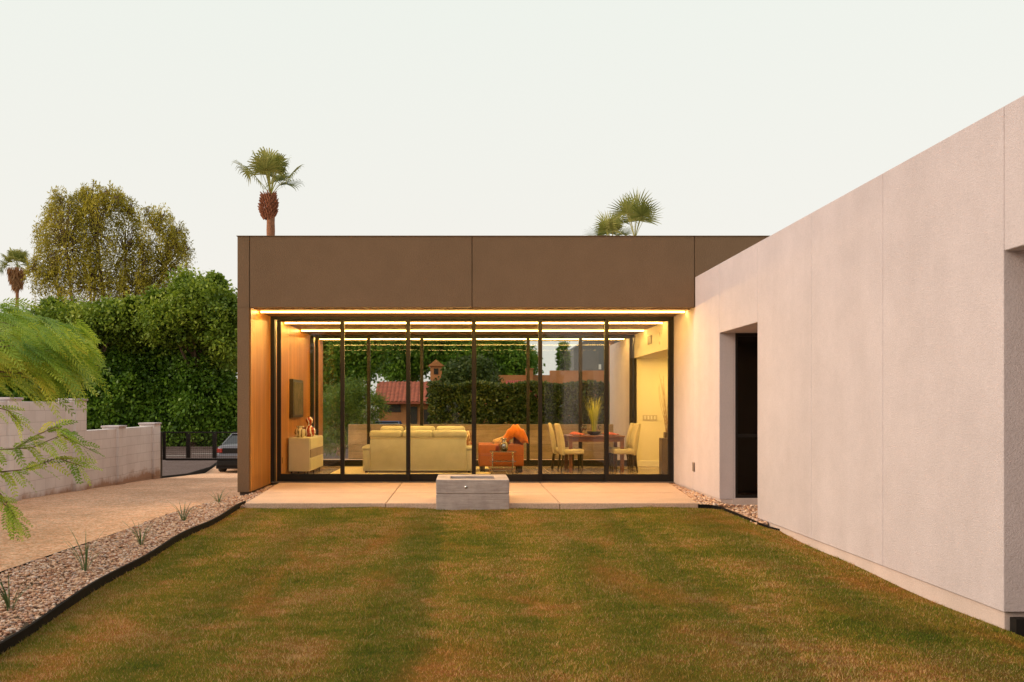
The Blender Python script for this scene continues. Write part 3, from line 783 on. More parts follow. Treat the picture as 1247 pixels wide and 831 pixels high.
def fabric(name, c):
    m, nt, b = nodemat(name); p = pos(nt)
    n = noise(nt, 3, 5, vec=p); n2 = noise(nt, 180, 3, vec=p)
    col = ramp(nt, n, [(.3, tuple(x*.86 for x in c)), (.7, tuple(min(1, x*1.08) for x in c))])
    col = mixc(nt, col, ramp(nt, n2, [(.3, (.85, .85, .85)), (.7, (1.1, 1.1, 1.1))]), 1., 'MULTIPLY')
    nt.links.new(col, b.inputs['Base Color']); b.inputs['Roughness'].default_value = .9
    b.inputs['Sheen Weight'].default_value = .2; b.inputs['Specular IOR Level'].default_value = .2
    ad = N(nt, 'ShaderNodeMath', operation='ADD'); nt.links.new(n, ad.inputs[0]); nt.links.new(n2, ad.inputs[1])
    bump(nt, b, ad.outputs[0], .3, .006); return m
M['sofa'] = fabric('cream_sofa_fabric', (.50, .485, .375))
# sofa, back to the camera
SY = 19.2
sf = thing('sofa', 'cream three seat sofa seen from behind through the glass doors', 'sofa', (-.95, 19.6, 0))
def sx(px, Y=SY): return (px-VX)/F*Y
def sz(py, Y=SY): return CH-(py-VY)/F*Y
b = MB(); b.box(sx(450.5), sx(568), SY, SY+.22, .05, sz(533.5), .03, 3); b.build('backrest', M['sofa'], sf, angle=60)
b = MB(); b.tube([(sx(451), SY-.002, sz(533.8)), (sx(567), SY-.002, sz(533.8))], .010, 6)
b.build('piping', simple('pale_piping', (.7, .64, .42), .8), sf)
for a, c in ((441, 452), (566.5, 577)):
    b = MB(); b.box(sx(a)+.01, sx(c)-.01, SY+.03, SY+.92, .05, .53, .02, 2)
    b.box(sx(a)-.01, sx(c)+.01, SY+.015, SY+.94, .47, .57, .045, 4)
    b.build('arm', M['sofa'], sf, angle=60)
b = MB(); b.box(sx(452), sx(567), SY+.22, SY+.92, .06, .30, .02, 2); b.build('base', M['sofa'], sf)
w3 = (sx(567)-sx(452))/3
for k in range(3):
    xa = sx(452)+w3*k
    b = MB(); b.box(xa+.005, xa+w3-.005, SY+.25, SY+.95, .301, .46, .05, 4); b.build('seat_cushion', M['sofa'], sf, smooth=True)
cuts = [sx(449.5), sx(489.5), sx(527), sx(569)]
for k in range(3):
    b = MB(); b.box(cuts[k]+.004, cuts[k+1]-.004, SY-.015, SY+.25, sz(534), sz(524.5), .06, 5)
    b.build('back_cushion', M['sofa'], sf, smooth=True)
for k, (pa, pb) in enumerate(((461, 491), (491, 530), (530, 567))):
    b = MB(); b.box(sx(pa)+.01, sx(pb)-.01, SY+.26, SY+.42, .46, sz(519, SY+.3), .07, 5)
    b.build('back_pillow', M['sofa'], sf, smooth=True)
for px in (446, 571):
    for yy in (SY+.06, SY+.85):
        b = MB(); b.box(sx(px)-.03, sx(px)+.03, yy-.03, yy+.03, .015, .052); b.build('leg', M['black'], sf)
# patterned pillow on right arm
b = MB(); b.box(-.19, .19, -.06, .06, -.19, .19, .055, 5)
o = b.build('throw_pillow', swirl('brown_pattern', (.28, .14, .07), (.65, .55, .35)), None, smooth=True); o.location = (sx(570), SY+.50, .64); o.rotation_euler = (.1, .5, R(80))
tag(o, 'brown patterned throw pillow leaning on the right arm of the cream sofa', 'pillow')

# orange armchair (side view) + throw + cushion
M['orange'] = simple('orange_leather', (.36, .095, .018), .45, .12, 5, 60, .15)
CY = 19.5
ac = thing('armchair', 'low orange leather armchair between the sofa and the dining table', 'armchair', (sx(610, CY), CY+.4, 0))
ax0, ax1 = sx(583, CY), sx(638, CY)
for ya in (CY, CY+.66):
    b = MB(); b.box(ax0, ax1, ya, ya+.16, .13, sz(541, CY), .03, 3)
    o = b.build('arm', M['orange'], ac, angle=60)
b = MB(); b.box(ax0+.02, ax1-.02, CY-.006, CY+.02, .352, .358); b.build('arm_seam', simple('dark_seam', (.2, .05, .02), .6), ac)
b = MB(); b.box(ax0+.02, ax1-.18, CY+.16, CY+.66, .14, .46, .04, 3); b.build('seat', M['orange'], ac, angle=60)
b = MB(); b.box(ax1-.2, ax1, CY+.16, CY+.66, .14, .80, .04, 3); b.build('backrest', M['orange'], ac, angle=60)
for x in (ax0+.08, ax1-.08):
    for y in (CY+.07, CY+.75):
        b = MB(); b.box(x-.05, x+.05, y-.05, y+.05, .0, .131, .005, 1); b.build('leg', M['black'], ac)
# throw: draped cloth grid arched over the back corner
def clothgrid(name, fn, nu, nv, mat, label, cat, thick=.012):
    b = MB(); bm = b.bm; g = [[bm.verts.new(fn(i/(nu-1), j/(nv-1))) for i in range(nu)] for j in range(nv)]
    for j in range(nv-1):
        for i in range(nu-1): bm.faces.new((g[j][i], g[j][i+1], g[j+1][i+1], g[j+1][i]))
    o = b.build(name, mat, None, smooth=True); md = o.modifiers.new('s', 'SOLIDIFY'); md.thickness = thick
    return tag(o, label, cat)
def thr(u, v):
    x = sx(628, CY)+(u-.5)*.50*(1+.1*math.sin(v*9))
    y = CY-.035+.60*v
    hump = max(0, math.sin(math.pi*u))**.55
    z = .615+(.36+.03*math.sin(v*8))*hump*(.72+.28*math.sin(math.pi*min(1, v*1.6)))+.012*math.sin(u*31+v*7)+.014*math.sin(u*13-v*19)
    if v < .12: z = z-(.12-v)*2.2*(.72+.28*math.sin(u*9+1))*hump; y = CY-.035-.01*math.sin(u*20)
    return (x, y, max(z, .612))
clothgrid('throw_blanket', thr, 44, 20, fabric('orange_throw', (.62, .17, .025)), 'bright orange throw blanket heaped over the back of the armchair', 'blanket')
b = MB(); b.box(-.17, .17, -.14, .14, -.09, .09, .07, 5); b.build
o = b.build('round_cushion', fabric('tan_cushion', (.52, .33, .17)), None, smooth=True); o.location = (sx(611, CY), CY+.32, .60); o.rotation_euler = (0, -.3, .2); o.scale = (1, 1, 1.4)
tag(o, 'tan cushion resting on the orange armchair beside the throw', 'cushion')

# glass side table
M['chrome'] = simple('chrome', (.65, .62, .58), .15, metal=1)
TY = 18.95
tb = thing('side_table', 'small three tier glass and chrome side table in front of the orange armchair', 'side table', (sx(611, TY), TY, 0))
tx0, tx1 = sx(596, TY), sx(628, TY)
for z in (sz(549.5, TY), sz(561, TY), sz(571.5, TY)):
    b = MB(); b.box(tx0, tx1, TY-.18, TY+.18, z-.012, z, .002, 1); b.build('shelf', glassmat('table_glass', (.75, .8, .75), 1.6), tb)
    for yr in (-.185, .185):
        b = MB(); b.box(tx0, tx1, TY+yr-.004, TY+yr+.004, z-.016, z+.002); b.build('shelf_rim', M['chrome'], tb)
for x in (tx0+.06, tx1-.06):
    for y in (TY-.15, TY+.15):
        b = MB(); b.tube([(x, y, 0), (x, y, sz(549.5, TY)-.013)], .008, 8); b.build('leg', M['chrome'], tb, smooth=True)
tz = sz(549.5, TY)+.0025
b = MB(); b.lathe([(0, 0), (.06, 0), (.085, .03), (.095, .10), (.08, .16), (.05, .20), (.055, .24), (.07, .26), (.06, .26), (.045, .24), (.04, .2), (0, .19)], n=26)
o = b.build('silver_vase', M['chrome'], None, smooth=True); o.location = (sx(613.5, TY), TY, tz); tag(o, 'shiny silver mercury glass vase on the glass side table', 'vase')
b = MB(); b.lathe([(0, 0), (.035, 0), (.04, .01), (.04, .10), (.036, .105), (0, .1)], n=20)
o = b.build('candle', simple('dark_red_wax', (.25, .03, .02), .4), None, smooth=True); o.location = (sx(605.5, TY), TY-.02, tz); tag(o, 'short dark red candle left of the silver vase', 'candle')

# dining table
DY = 19.6
M['twood'] = woodmat('reddish_wood', (.13, .05, .026), (.23, .095, .05), .2, 'x', .35, 14, False)
dt = thing('dining_table', 'reddish brown wooden dining table set for a meal near the alcove', 'dining table', (sx(727, DY), DY+.45, 0))
dx0, dx1 = sx(693, DY), sx(760, DY)
b = MB(); b.box(dx0-.02, dx1+.02, DY-.02, DY+.95, .735, .77, .005, 1); b.build('tabletop', M['twood'], dt)
b = MB(); b.box(dx0+.075, dx1-.075, DY+.02, DY+.04, .64, .734); b.box(dx0+.075, dx1-.075, DY+.89, DY+.91, .64, .734)
b.box(dx0+.02, dx0+.04, DY+.075, DY+.86, .64, .734); b.box(dx1-.04, dx1-.02, DY+.075, DY+.86, .64, .734); b.build('apron', M['twood'], dt)
for x in (dx0, dx1-.075):
    for y in (DY, DY+.86):
        b = MB(); b.box(x, x+.075, y, y+.075, 0, .7345, .004, 1); b.build('leg', M['twood'], dt)
M['chair'] = fabric('cream_chair_fabric', (.62, .54, .36))
darkleg = simple('espresso_wood', (.025, .016, .012), .4)
def chair(label, loc, rz):
    """seat opens towards +X"""
    t = thing('dining_chair', label, 'dining chair', loc, rz, 'upholstered chairs round the dining table')
    s = MB(); s.box(-.20, .26, -.22, .22, .38, .49, .03, 3); s.build('seat', M['chair'], t, world=False, angle=60)
    k = MB(); k.prism([(-.20, .36), (-.14, .36), (-.15, .60), (-.20, .85), (-.26, 1.03), (-.31, 1.02), (-.27, .80), (-.235, .55)], 1, -.22, .22, .012)
    k.build('backrest', M['chair'], t, world=False, angle=50)
    for x in (-.18, .22):
        for y in (-.19, .19):
            l = MB(); l.tube([(x, y, .385), (x-(.05 if x < 0 else 0), y, 0)], [.022, .015], 4); l.build('leg', darkleg, t, world=False)
    return t
ch = [('cream dining chair at the left side of the table, nearer the glass doors', (dx0+.04, DY+.14, 0), R(4)),
      ('cream dining chair at the left side of the table, farther from the glass doors', (dx0-.06, DY+.74, 0), R(-3)),
      ('cream dining chair at the right side of the table, nearer the glass doors', (dx1+.04, DY+.16, 0), R(183)),
      ('cream dining chair at the right side of the table, farther from the glass doors', (dx1+.03, DY+.72, 0), R(177))]
c0 = chair(*ch[0])
for lab, loc, rz in ch[1:]:
    c = c0.copy(); COL.objects.link(c); c.location = loc; c.rotation_euler = (0, 0, rz); c['label'] = lab
    for p in c0.children:
        q = p.copy(); COL.objects.link(q); q.parent = c
# table settings
cx = (dx0+dx1)/2; tp = .7705
napm = fabric('red_napkin', (.42, .08, .05)); ceram = simple('plate_ceramic', (.7, .65, .58), .2)
for i, (x, y, w1) in enumerate(((dx0+.22, DY+.22, 'left near corner'), (dx0+.22, DY+.70, 'left far corner'), (dx1-.22, DY+.22, 'right near corner'), (dx1-.22, DY+.70, 'right far corner'))):
    b = MB(); b.lathe([(0, 0), (.08, 0), (.13, .016), (.135, .02), (.08, .010), (0, .009)], n=28)
    o = b.build('dinner_plate', ceram, None, smooth=True); o.location = (x, y, tp); tag(o, 'white dinner plate at the %s of the dining table' % w1, 'plate', 'dinner plates')
    def nf(u, v, x=x, y=y): return (x-.13+.26*u, y-.09+.18*v, tp+.024+.018*math.sin(u*7)*math.sin(v*5)+.045*math.exp(-((u-.5)**2+(v-.5)**2)*9))
    clothgrid('napkin', nf, 14, 10, napm, 'folded red napkin on the plate at the %s of the dining table' % w1, 'napkin', .012)
for i, (x, y, w1) in enumerate(((dx0+.33, DY+.38, 'left of the plant, nearer'), (dx0+.42, DY+.62, 'left of the plant, farther'), (dx1-.33, DY+.38, 'right of the plant, nearer'), (dx1-.42, DY+.62, 'right of the plant, farther'))):
    b = MB(); b.lathe([(0, .0), (.035, .0), (.035, .004), (.005, .008), (.004, .09), (.02, .105), (.04, .14), (.042, .18), (.034, .215), (.031, .215), (.038, .18), (.036, .142), (.015, .11), (0, .105)], n=18)
    o = b.build('wine_glass', glassmat('wine_glass', (.93, .95, .93), 2.2), None, smooth=True); o.location = (x, y, tp); tag(o, 'stemmed wine glass on the dining table %s' % w1, 'wine glass', 'wine glasses')
# grass plant in dark bowl
pp = thing('table_plant', 'upright yellow green grass plant in a dark bowl on the dining table', 'plant', (sx(724.5, DY+.45)-.02, DY+.45, tp))
b = MB(); b.lathe([(0, 0), (.08, 0), (.13, .03), (.16, .075), (.15, .08), (.12, .05), (0, .045)], n=26); b.build('bowl', M['black'], pp, world=False, smooth=True)
def blade_set(n, h, spread, w, droop, base_r=.04):
    V = []; Fc = []; A = []
    for i in range(n):
        a = random.random()*2*math.pi; hh = h*(.55+.45*random.random()); sp = spread*random.random()**.7; dr = droop*random.random()
        bx, by = base_r*math.cos(a)*random.random(), base_r*math.sin(a)*random.random()
        k = 7; ww = w*(.7+.6*random.random()); pa = a+math.pi/2; r0 = random.random()
        for s in range(k+1):
            t = s/k; rr = sp*hh*t**1.6+dr*hh*t**3; zz = hh*t*(1-.25*dr*t**2)
            wd = ww*(1-t)**.6*(.6+.8*min(1, t*3)); cx_, cy_ = bx+math.cos(a)*rr, by+math.sin(a)*rr
            V += [(cx_-math.cos(pa)*wd, cy_-math.sin(pa)*wd, zz), (cx_+math.cos(pa)*wd, cy_+math.sin(pa)*wd, zz)]
            if s < k:
                o_ = len(V)-2; Fc.append((o_, o_+1, o_+3, o_+2)); A.append(r0)
    return np.array(V), np.array(Fc), A
V, Fc, A = blade_set(110, .86, .22, .006, .18, .06)
V[:, 2] += .05
o = npmesh('foliage', V, Fc, leafmat('lime_grass', [(.25, .30, .03), (.45, .48, .06), (.6, .58, .12)]), None, A); o.parent = pp
# floor vase
fv = thing('floor_vase', 'tall square brown floor vase holding long bare twigs in the alcove', 'vase', (sx(812, 19.2)+.02, 19.2, 0))
b = MB(); b.box(-.15, .15, -.15, .15, 0, .74, .012, 2); b.box(-.075, .075, -.075, .075, .739, .86, .008, 1); b.build('vase_body', simple('bronze_ceramic', (.11, .075, .04), .35), fv, world=False)
b = MB()
for i in range(26):
    a = random.random()*6.28; s = .05+.16*random.random(); h = .75+.55*random.random(); ph = random.random()*6
    b.tube([(math.cos(a)*.02+math.cos(a)*s*t+.02*math.sin(ph+t*6), math.sin(a)*.02+math.sin(a)*s*t+.02*math.cos(ph+t*5), .80+h*t) for t in (0, .2, .4, .6, .8, 1)], [.0045, .004, .0035, .003, .0025, .0015], 4)
b.build('twigs', simple('dry_twig', (.34, .20, .09), .8), fv, world=False)

# ------------------------------------------------------------------ vegetation
def basis(n):
    """random orthonormal frames"""
    a = rng.normal(size=(n, 3)); a /= np.linalg.norm(a, axis=1, keepdims=True)
    b = rng.normal(size=(n, 3)); b -= (a*b).sum(1, keepdims=True)*a; b /= np.linalg.norm(b, axis=1, keepdims=True)
    return a, b
def leafquads(P, ln, wd, D=None, jitter=.5):
    n = len(P); a, b = basis(n)
    if D is not None:
        a = D+jitter*rng.normal(size=(n, 3)); a /= np.linalg.norm(a, axis=1, keepdims=True)
        b = np.cross(a, rng.normal(size=(n, 3))); b /= np.linalg.norm(b, axis=1, keepdims=True)
    s = (.6+.8*rng.random((n, 1))); l = ln*s; w = wd*s
    V = np.stack([P, P+a*l*.5+b*w*.5, P+a*l, P+a*l*.5-b*w*.5], 1)
    return V.reshape(-1, 3), np.arange(n*4).reshape(-1, 4)
def clumps(blobs, nclump, per, crad, shell=.75):
    """blobs: (x,y,z,rx,ry,rz)"""
    vol = np.array([b[3]*b[5] for b in blobs]); pr = vol/vol.sum()
    idx = rng.choice(len(blobs), nclump, p=pr); B = np.array(blobs)[idx]
    d = rng.normal(size=(nclump, 3)); d /= np.linalg.norm(d, axis=1, keepdims=True)
    rad = (shell+(1-shell)*rng.random((nclump, 1)))*(.86+.34*rng.random((nclump, 1))**2)
    C = B[:, :3]+d*B[:, 3:]*rad
    cr = crad*(.6+.8*rng.random((nclump, 1, 1)))
    dd = rng.normal(size=(nclump, per, 3)); dd /= np.linalg.norm(dd, axis=2, keepdims=True)
    P = C[:, None]+dd*cr*rng.random((nclump, per, 1))**.4
    tone = np.repeat(rng.random(nclump), per)
    out = np.repeat(d, per, axis=0)
    return P.reshape(-1, 3), tone, out
def tree(name, label, blobs, nclump, per, crad, ln, wd, mat, base, trunk=(.25, .12), group=None, bark=None, cat='tree', limbs=10, core=True):
    t = thing(name, label, cat, base, group=group)
    P, tone, out = clumps(blobs, nclump, per, crad)
    keep = P[:, 2] > base[2]+.05; P = P[keep]; tone = tone[keep]; out = out[keep]
    V, Fc = leafquads(P, ln, wd, out*.4+np.array([0, 0, -.15]), .9)
    npmesh('crown', V, Fc, mat, t, np.clip(tone*.6+.4*rng.random(len(P)), 0, 1))
    b = MB(); bx, by, bz = base
    top = max(blobs, key=lambda q: q[2]); tx, ty, tzz = top[:3]
    b.tube([(bx, by, bz), (bx+.1, by, bz+(tzz-bz)*.3), (bx*.5+tx*.5, by*.5+ty*.5, bz+(tzz-bz)*.7), (tx, ty, tzz)], [trunk[0], trunk[0]*.8, trunk[1]*1.3, trunk[1]*.6], 8)
    for i in range(limbs):
        q = random.choice(blobs); f = .25+.5*random.random()
        s = Vector((bx+(tx-bx)*f*.8, by+(ty-by)*f*.8, bz+(tzz-bz)*f)); e = Vector((q[0]+q[3]*.7*(random.random()*2-1), q[1]+q[4]*.7*(random.random()*2-1), q[2]+q[5]*.6*random.random()))
        b.tube([s, s.lerp(e, .5)+Vector((0, 0, .15)), e], [trunk[1]*.8, trunk[1]*.5, trunk[1]*.15], 5)
    b.build('trunk', bark or M['bark'], t)
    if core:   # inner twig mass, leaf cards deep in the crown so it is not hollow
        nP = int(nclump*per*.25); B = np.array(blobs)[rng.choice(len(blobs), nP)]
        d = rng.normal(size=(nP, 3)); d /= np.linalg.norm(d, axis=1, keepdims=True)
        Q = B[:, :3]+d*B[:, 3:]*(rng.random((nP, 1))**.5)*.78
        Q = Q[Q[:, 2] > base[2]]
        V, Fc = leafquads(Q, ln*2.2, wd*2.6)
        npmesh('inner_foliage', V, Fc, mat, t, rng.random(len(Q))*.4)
    return t
M['bark'] = simple('bark', (.16, .10, .065), .95, .3, 8, 30, .8, bdist=.02)
ficus = leafmat('ficus_leaf', [(.030, .075, .006), (.085, .18, .014), (.17, .30, .024), (.30, .43, .05)], .45, .25, .5)
ficus2 = leafmat('golden_green_leaf', [(.05, .09, .01), (.14, .22, .018), (.26, .34, .028), (.42, .46, .06)], .5, .3, .5)
willow = leafmat('olive_leaf', [(.12, .11, .013), (.32, .28, .025), (.52, .44, .04), (.70, .58, .09)], .55, .35, .6)
def PX(px, Y): return (px-VX)/F*Y
def PZ(py, Y): return CH-(py-VY)/F*Y
def bl(px, py, rpx, rpy, Y, ry=None):
    return (PX(px, Y), Y, PZ(py, Y), rpx/F*Y, ry or rpx/F*Y, rpy/F*Y)
HY = 54
# ficus screen beyond the street, trunks stand apart
tree('ficus_tree', 'dense dark green ficus tree right behind the black gate, left of the brown wall', [bl(235, 446, 44, 44, HY), bl(212, 505, 46, 46, HY), bl(268, 500, 36, 56, HY), bl(262, 430, 26, 34, HY), bl(205, 420, 24, 26, HY), bl(240, 480, 30, 50, HY-1.2)], 950, 60, .62, .21, .13, ficus, (PX(240, HY), HY, -1), (.3, .15), 'ficus trees beyond the street', limbs=14)
tree('ficus_tree', 'dense dark green ficus tree behind the low end of the block wall', [bl(148, 440, 40, 44, HY), bl(130, 505, 46, 46, HY), bl(182, 500, 36, 54, HY), bl(170, 408, 22, 24, HY), bl(120, 415, 20, 22, HY), bl(150, 475, 30, 50, HY-1.2)], 950, 60, .62, .21, .13, ficus, (PX(150, HY), HY+.5, -1), (.3, .15), 'ficus trees beyond the street', limbs=14)
tree('ficus_tree', 'dense green ficus tree behind the tall block wall at the left edge', [bl(60, 450, 55, 60, HY), bl(20, 450, 50, 55, HY), bl(60, 510, 60, 40, HY)], 1300, 34, .45, .18, .11, ficus, (PX(45, HY), HY+.5, -1), (.3, .15), 'ficus trees beyond the street', limbs=14)
tree('bushy_tree', 'sunlit yellow green bushy tree rising behind the ficus, beside the brown wall', [bl(245, 378, 36, 36, 51.5, 2), bl(208, 392, 34, 30, 51.5, 2), bl(277, 398, 22, 44, 51.5, 2), bl(272, 425, 18, 22, 53, 2), bl(225, 352, 14, 16, 52), bl(262, 350, 10, 14, 52), bl(190, 368, 12, 12, 52)], 620, 40, .55, .20, .12, ficus2, (PX(235, 53), 53, -1), (.3, .15), limbs=12)
tree('bushy_tree', 'low golden green bushy tree under the tall wispy tree', [bl(85, 398, 36, 26, 52, 2), bl(135, 392, 34, 24, 52, 2), bl(35, 404, 30, 20, 52, 2), bl(165, 404, 24, 20, 53, 2), bl(62, 378, 10, 10, 52), bl(160, 376, 10, 12, 52)], 620, 36, .5, .20, .12, ficus2, (PX(90, 53), 53, -1), (.3, .15), limbs=12)

# tall wispy tree with hanging strands
def wispy(label, Y, base_px, lobes):
    t = thing('wispy_tree', label, 'tree', (PX(base_px, Y), Y, -1))
    Pl = []; Dl = []; Tl = []
    b = MB(); root = Vector((PX(base_px, Y), Y, -1))
    for (px, py, rx, ry, dens) in lobes:
        c = Vector((PX(px, Y), Y+random.uniform(-1, 1), PZ(py, Y))); RX = rx/F*Y; RZ = ry/F*Y
        fork = root.lerp(Vector((c.x, c.y, -1)), .45)+Vector((0, 0, 4.5))
        if dens > 110: b.tube([root, root.lerp(fork, .5)+Vector((random.uniform(-.5, .5), 0, 0)), fork+Vector((random.uniform(-.9, .9), 0, .4)), c, c+Vector((0, 0, RZ*.6))], [.36, .26, .15, .08, .02], 7)
        for i in range(dens):
            a = random.random()*6.283; rr = RX*(random.random()**.5)
            hz = RZ*math.sqrt(max(0, 1-(rr/RX)**2))
            st = c+Vector((rr*math.cos(a), rr*math.sin(a)*.8, -RZ*.75+(hz*1.0+RZ*.75)*random.random()**.75))
            ln = (.8+1.5*random.random())*min(1.2, RZ/2)
            ox, oy = math.cos(a)*.22, math.sin(a)*.22
            n = 17; tone = random.random()
            lift = .35*random.random()
            for k in range(n):
                f = k/n
                Pl.append((st.x+ox*f*1.6+.05*math.sin(f*9+a), st.y+oy*f*1.6, st.z+lift*math.sin(f*2.2)-ln*f*f*.9-.1*f)); Dl.append((ox, oy, .7-1.6*f)); Tl.append(tone)
            if i % 3 == 0: b.tube([c.lerp(st, .25), c.lerp(st, .7)+Vector((0, 0, .25)), st], [.045, .025, .010], 4)
    P = np.array(Pl)+rng.normal(size=(len(Pl), 3))*.07
    V, Fc = leafquads(P, .23, .055, np.array(Dl), .55)
    npmesh('crown', V, Fc, willow, t, np.clip(np.array(Tl)*.65+.35*rng.random(len(P)), 0, 1))
    b.build('trunk', M['bark'], t)
    return t
wispy('tall wispy tree with golden hanging foliage above the green hedge of trees', 66, 130,
      [(86, 304, 32, 62, 380), (122, 285, 24, 48, 280), (152, 308, 20, 54, 230), (198, 322, 27, 50, 340), (66, 340, 20, 38, 170), (112, 345, 40, 40, 330), (165, 352, 40, 32, 260), (112, 250, 22, 24, 120), (196, 284, 20, 24, 100), (70, 270, 16, 30, 70), (140, 252, 16, 24, 70), (214, 300, 14, 26, 70), (56, 300, 10, 22, 40), (174, 312, 12, 40, 90), (156, 262, 12, 22, 70), (54, 276, 11, 18, 45), (74, 248, 12, 18, 60), (98, 238, 11, 16, 50), (134, 240, 11, 16, 55), (148, 246, 8, 12, 25), (200, 268, 11, 15, 45), (218, 286, 9, 14, 35), (229, 306, 8, 12, 22), (50, 332, 9, 20, 40), (62, 262, 7, 10, 16), (112, 230, 7, 9, 14), (184, 262, 7, 10, 16), (95, 258, 16, 20, 80)])

# fan palms
def palm(label, Y, px, py_crown, trunk_bottom, R_, nfr, trunk_r, skirt, seedv, upright=.3, boots=True, stiff=1.0):
    random.seed(seedv); x0 = PX(px, Y); zc = PZ(py_crown, Y)
    t = thing('fan_palm', label, 'palm tree', (x0, Y, trunk_bottom), group='fan palms behind the house')
    b = MB(); n = 40; pts = []; rad = []
    for i in range(n+1):
        f = i/n; pts.append((x0+.08*math.sin(f*2), Y, trunk_bottom+(zc-trunk_bottom)*f)); rad.append(trunk_r*(1.25-.35*f)*(1+.05*(i % 2)))
    b.tube(pts, rad, 12); b.build('trunk', M['palmbark'], t, smooth=True)
    hub = Vector((x0+.08*math.sin(2), Y, zc))
    V = []; Fc = []; A = []
    def quad(a, b_, c, d, tone):
        o_ = len(V); V.extend([tuple(a), tuple(b_), tuple(c), tuple(d)]); Fc.append((o_, o_+1, o_+2, o_+3)); A.append(tone)
    def frond(az, el, ln, fan, tone, store):
        d = Vector((math.cos(az)*math.cos(el), math.sin(az)*math.cos(el), math.sin(el)))
        side = d.cross(Vector((0, 0, 1))).normalized(); up = side.cross(d).normalized()
        tip = hub+d*ln+Vector((0, 0, -.10*ln*math.cos(el)))
        m_ = hub+d*ln*.5
        w = .022
        quad(hub-side*w, hub+side*w, m_+side*w, m_-side*w, tone*.5+.5); quad(m_-side*w, m_+side*w, tip+side*w, tip-side*w, tone*.5+.5)
        roll = random.uniform(-.6, .6); s2 = side*math.cos(roll)+up*math.sin(roll); 
        K = 22
        for k in range(K):
            a = (k/(K-1)-.5)*R(200); dd = (d*math.cos(a)+s2*math.sin(a)).normalized()
            l = fan*(.70+.30*math.cos(a*.8))*random.uniform(.82, 1.08)
            pn = dd.cross(up).normalized(); wd = .026*fan/.8
            q_ = stiff; p1 = tip+dd*l*.5+Vector((0, 0, -.04*l*q_)); p2 = tip+dd*l*.80+Vector((0, 0, -.18*l*q_)); p3 = tip+dd*l*(1.08-.18*q_)+Vector((0, 0, -(.30+.22*random.random())*l*q_))
            tn = min(1, max(0, tone+random.uniform(-.2, .2)))
            quad(tip-pn*.006, tip+pn*.006, p1+pn*wd, p1-pn*wd, tn); quad(p1-pn*wd, p1+pn*wd, p2+pn*wd*.6, p2-pn*wd*.6, tn)
            quad(p2-pn*wd*.5, p2+pn*wd*.5, p3+pn*wd*.1, p3-pn*wd*.1, tn)
    for i in range(nfr):
        f = i/(nfr-1); el = R(85)-R(90)*(f**1.3)*(1-upright*.5)+random.uniform(-.1, .1); az = i*2.39996+random.uniform(-.3, .3)
        frond(az, el, R_*.56*random.uniform(.75, 1.1), R_*.46*random.uniform(.85, 1.1), .85-.6*f+random.uniform(-.1, .15), None)
    npmesh('crown', np.array(V), np.array(Fc), M['palmleaf'], t, A)
    if skirt:
        V2, F2, A2 = [], [], []
        n = 900; ang = rng.random(n)*6.283; zz = zc+.1-rng.random(n)*skirt; rr = (trunk_r*1.1+.35*R_*(1-(zc+.1-zz)/skirt)**.7)*(.5+.5*rng.random(n))
        P = np.stack([x0+np.cos(ang)*rr, Y+np.sin(ang)*rr, zz], 1)
        Vv, Ff = leafquads(P, .7, .09, np.tile([0, 0, -1.], (n, 1)), .25)
        npmesh('dead_skirt', Vv, Ff, M['deadleaf'], t, rng.random(n))
    if boots:
        bb = MB()
        for i in range(150):
            a = i*2.4; z = zc-.02-.85*(i/150); r = trunk_r*1.02+.10*math.sin(math.pi*min(1, max(.1, (zc-z)/.95)))*random.uniform(.7, 1.3)
            p = Vector((x0+math.cos(a)*r, Y+math.sin(a)*r, z)); q = p+Vector((math.cos(a)*.10, math.sin(a)*.10, .16))
            bb.tube([p-Vector((math.cos(a)*.05, math.sin(a)*.05, 0)), q], [.045, .015], 4)
        bb.build('frond_stubs', M['boot'], t)
    return t
M['palmbark'] = simple('palm_bark', (.30, .13, .065), .9, .3, 12, 25, .8, bdist=.03)
M['boot'] = simple('palm_stub', (.32, .12, .06), .9, .35, 10)
M['palmleaf'] = leafmat('palm_leaf', [(.08, .11, .02), (.21, .24, .05), (.38, .38, .10), (.55, .50, .19)], .45, .25, .8)
M['deadleaf'] = leafmat('dead_palm_leaf', [(.28, .14, .06), (.42, .22, .10), (.5, .30, .15)], .8, .2, 1)
palm('tall fan palm with shaggy red brown trunk behind the left end of the brown fascia', 33, 327, 238, -1, 1.98, 17, .155, 0, 3, .9, True, .75)
palm('fan palm crown standing above the right part of the brown fascia', 42, 771, 291, -1, 2.25, 11, .15, 0, 5, 1.25, False, .25)
palm('lower fan palm crown barely clearing the brown fascia, left of a taller one', 44, 742, 303, -1, 1.9, 10, .15, 0, 8, 1.1, False, .35)
palm('distant fan palm with a hanging skirt of dead fronds at the far left', 95, 20, 326, -1, 2.5, 34, .16, 2.0, 13, .1, False)
random.seed(21)

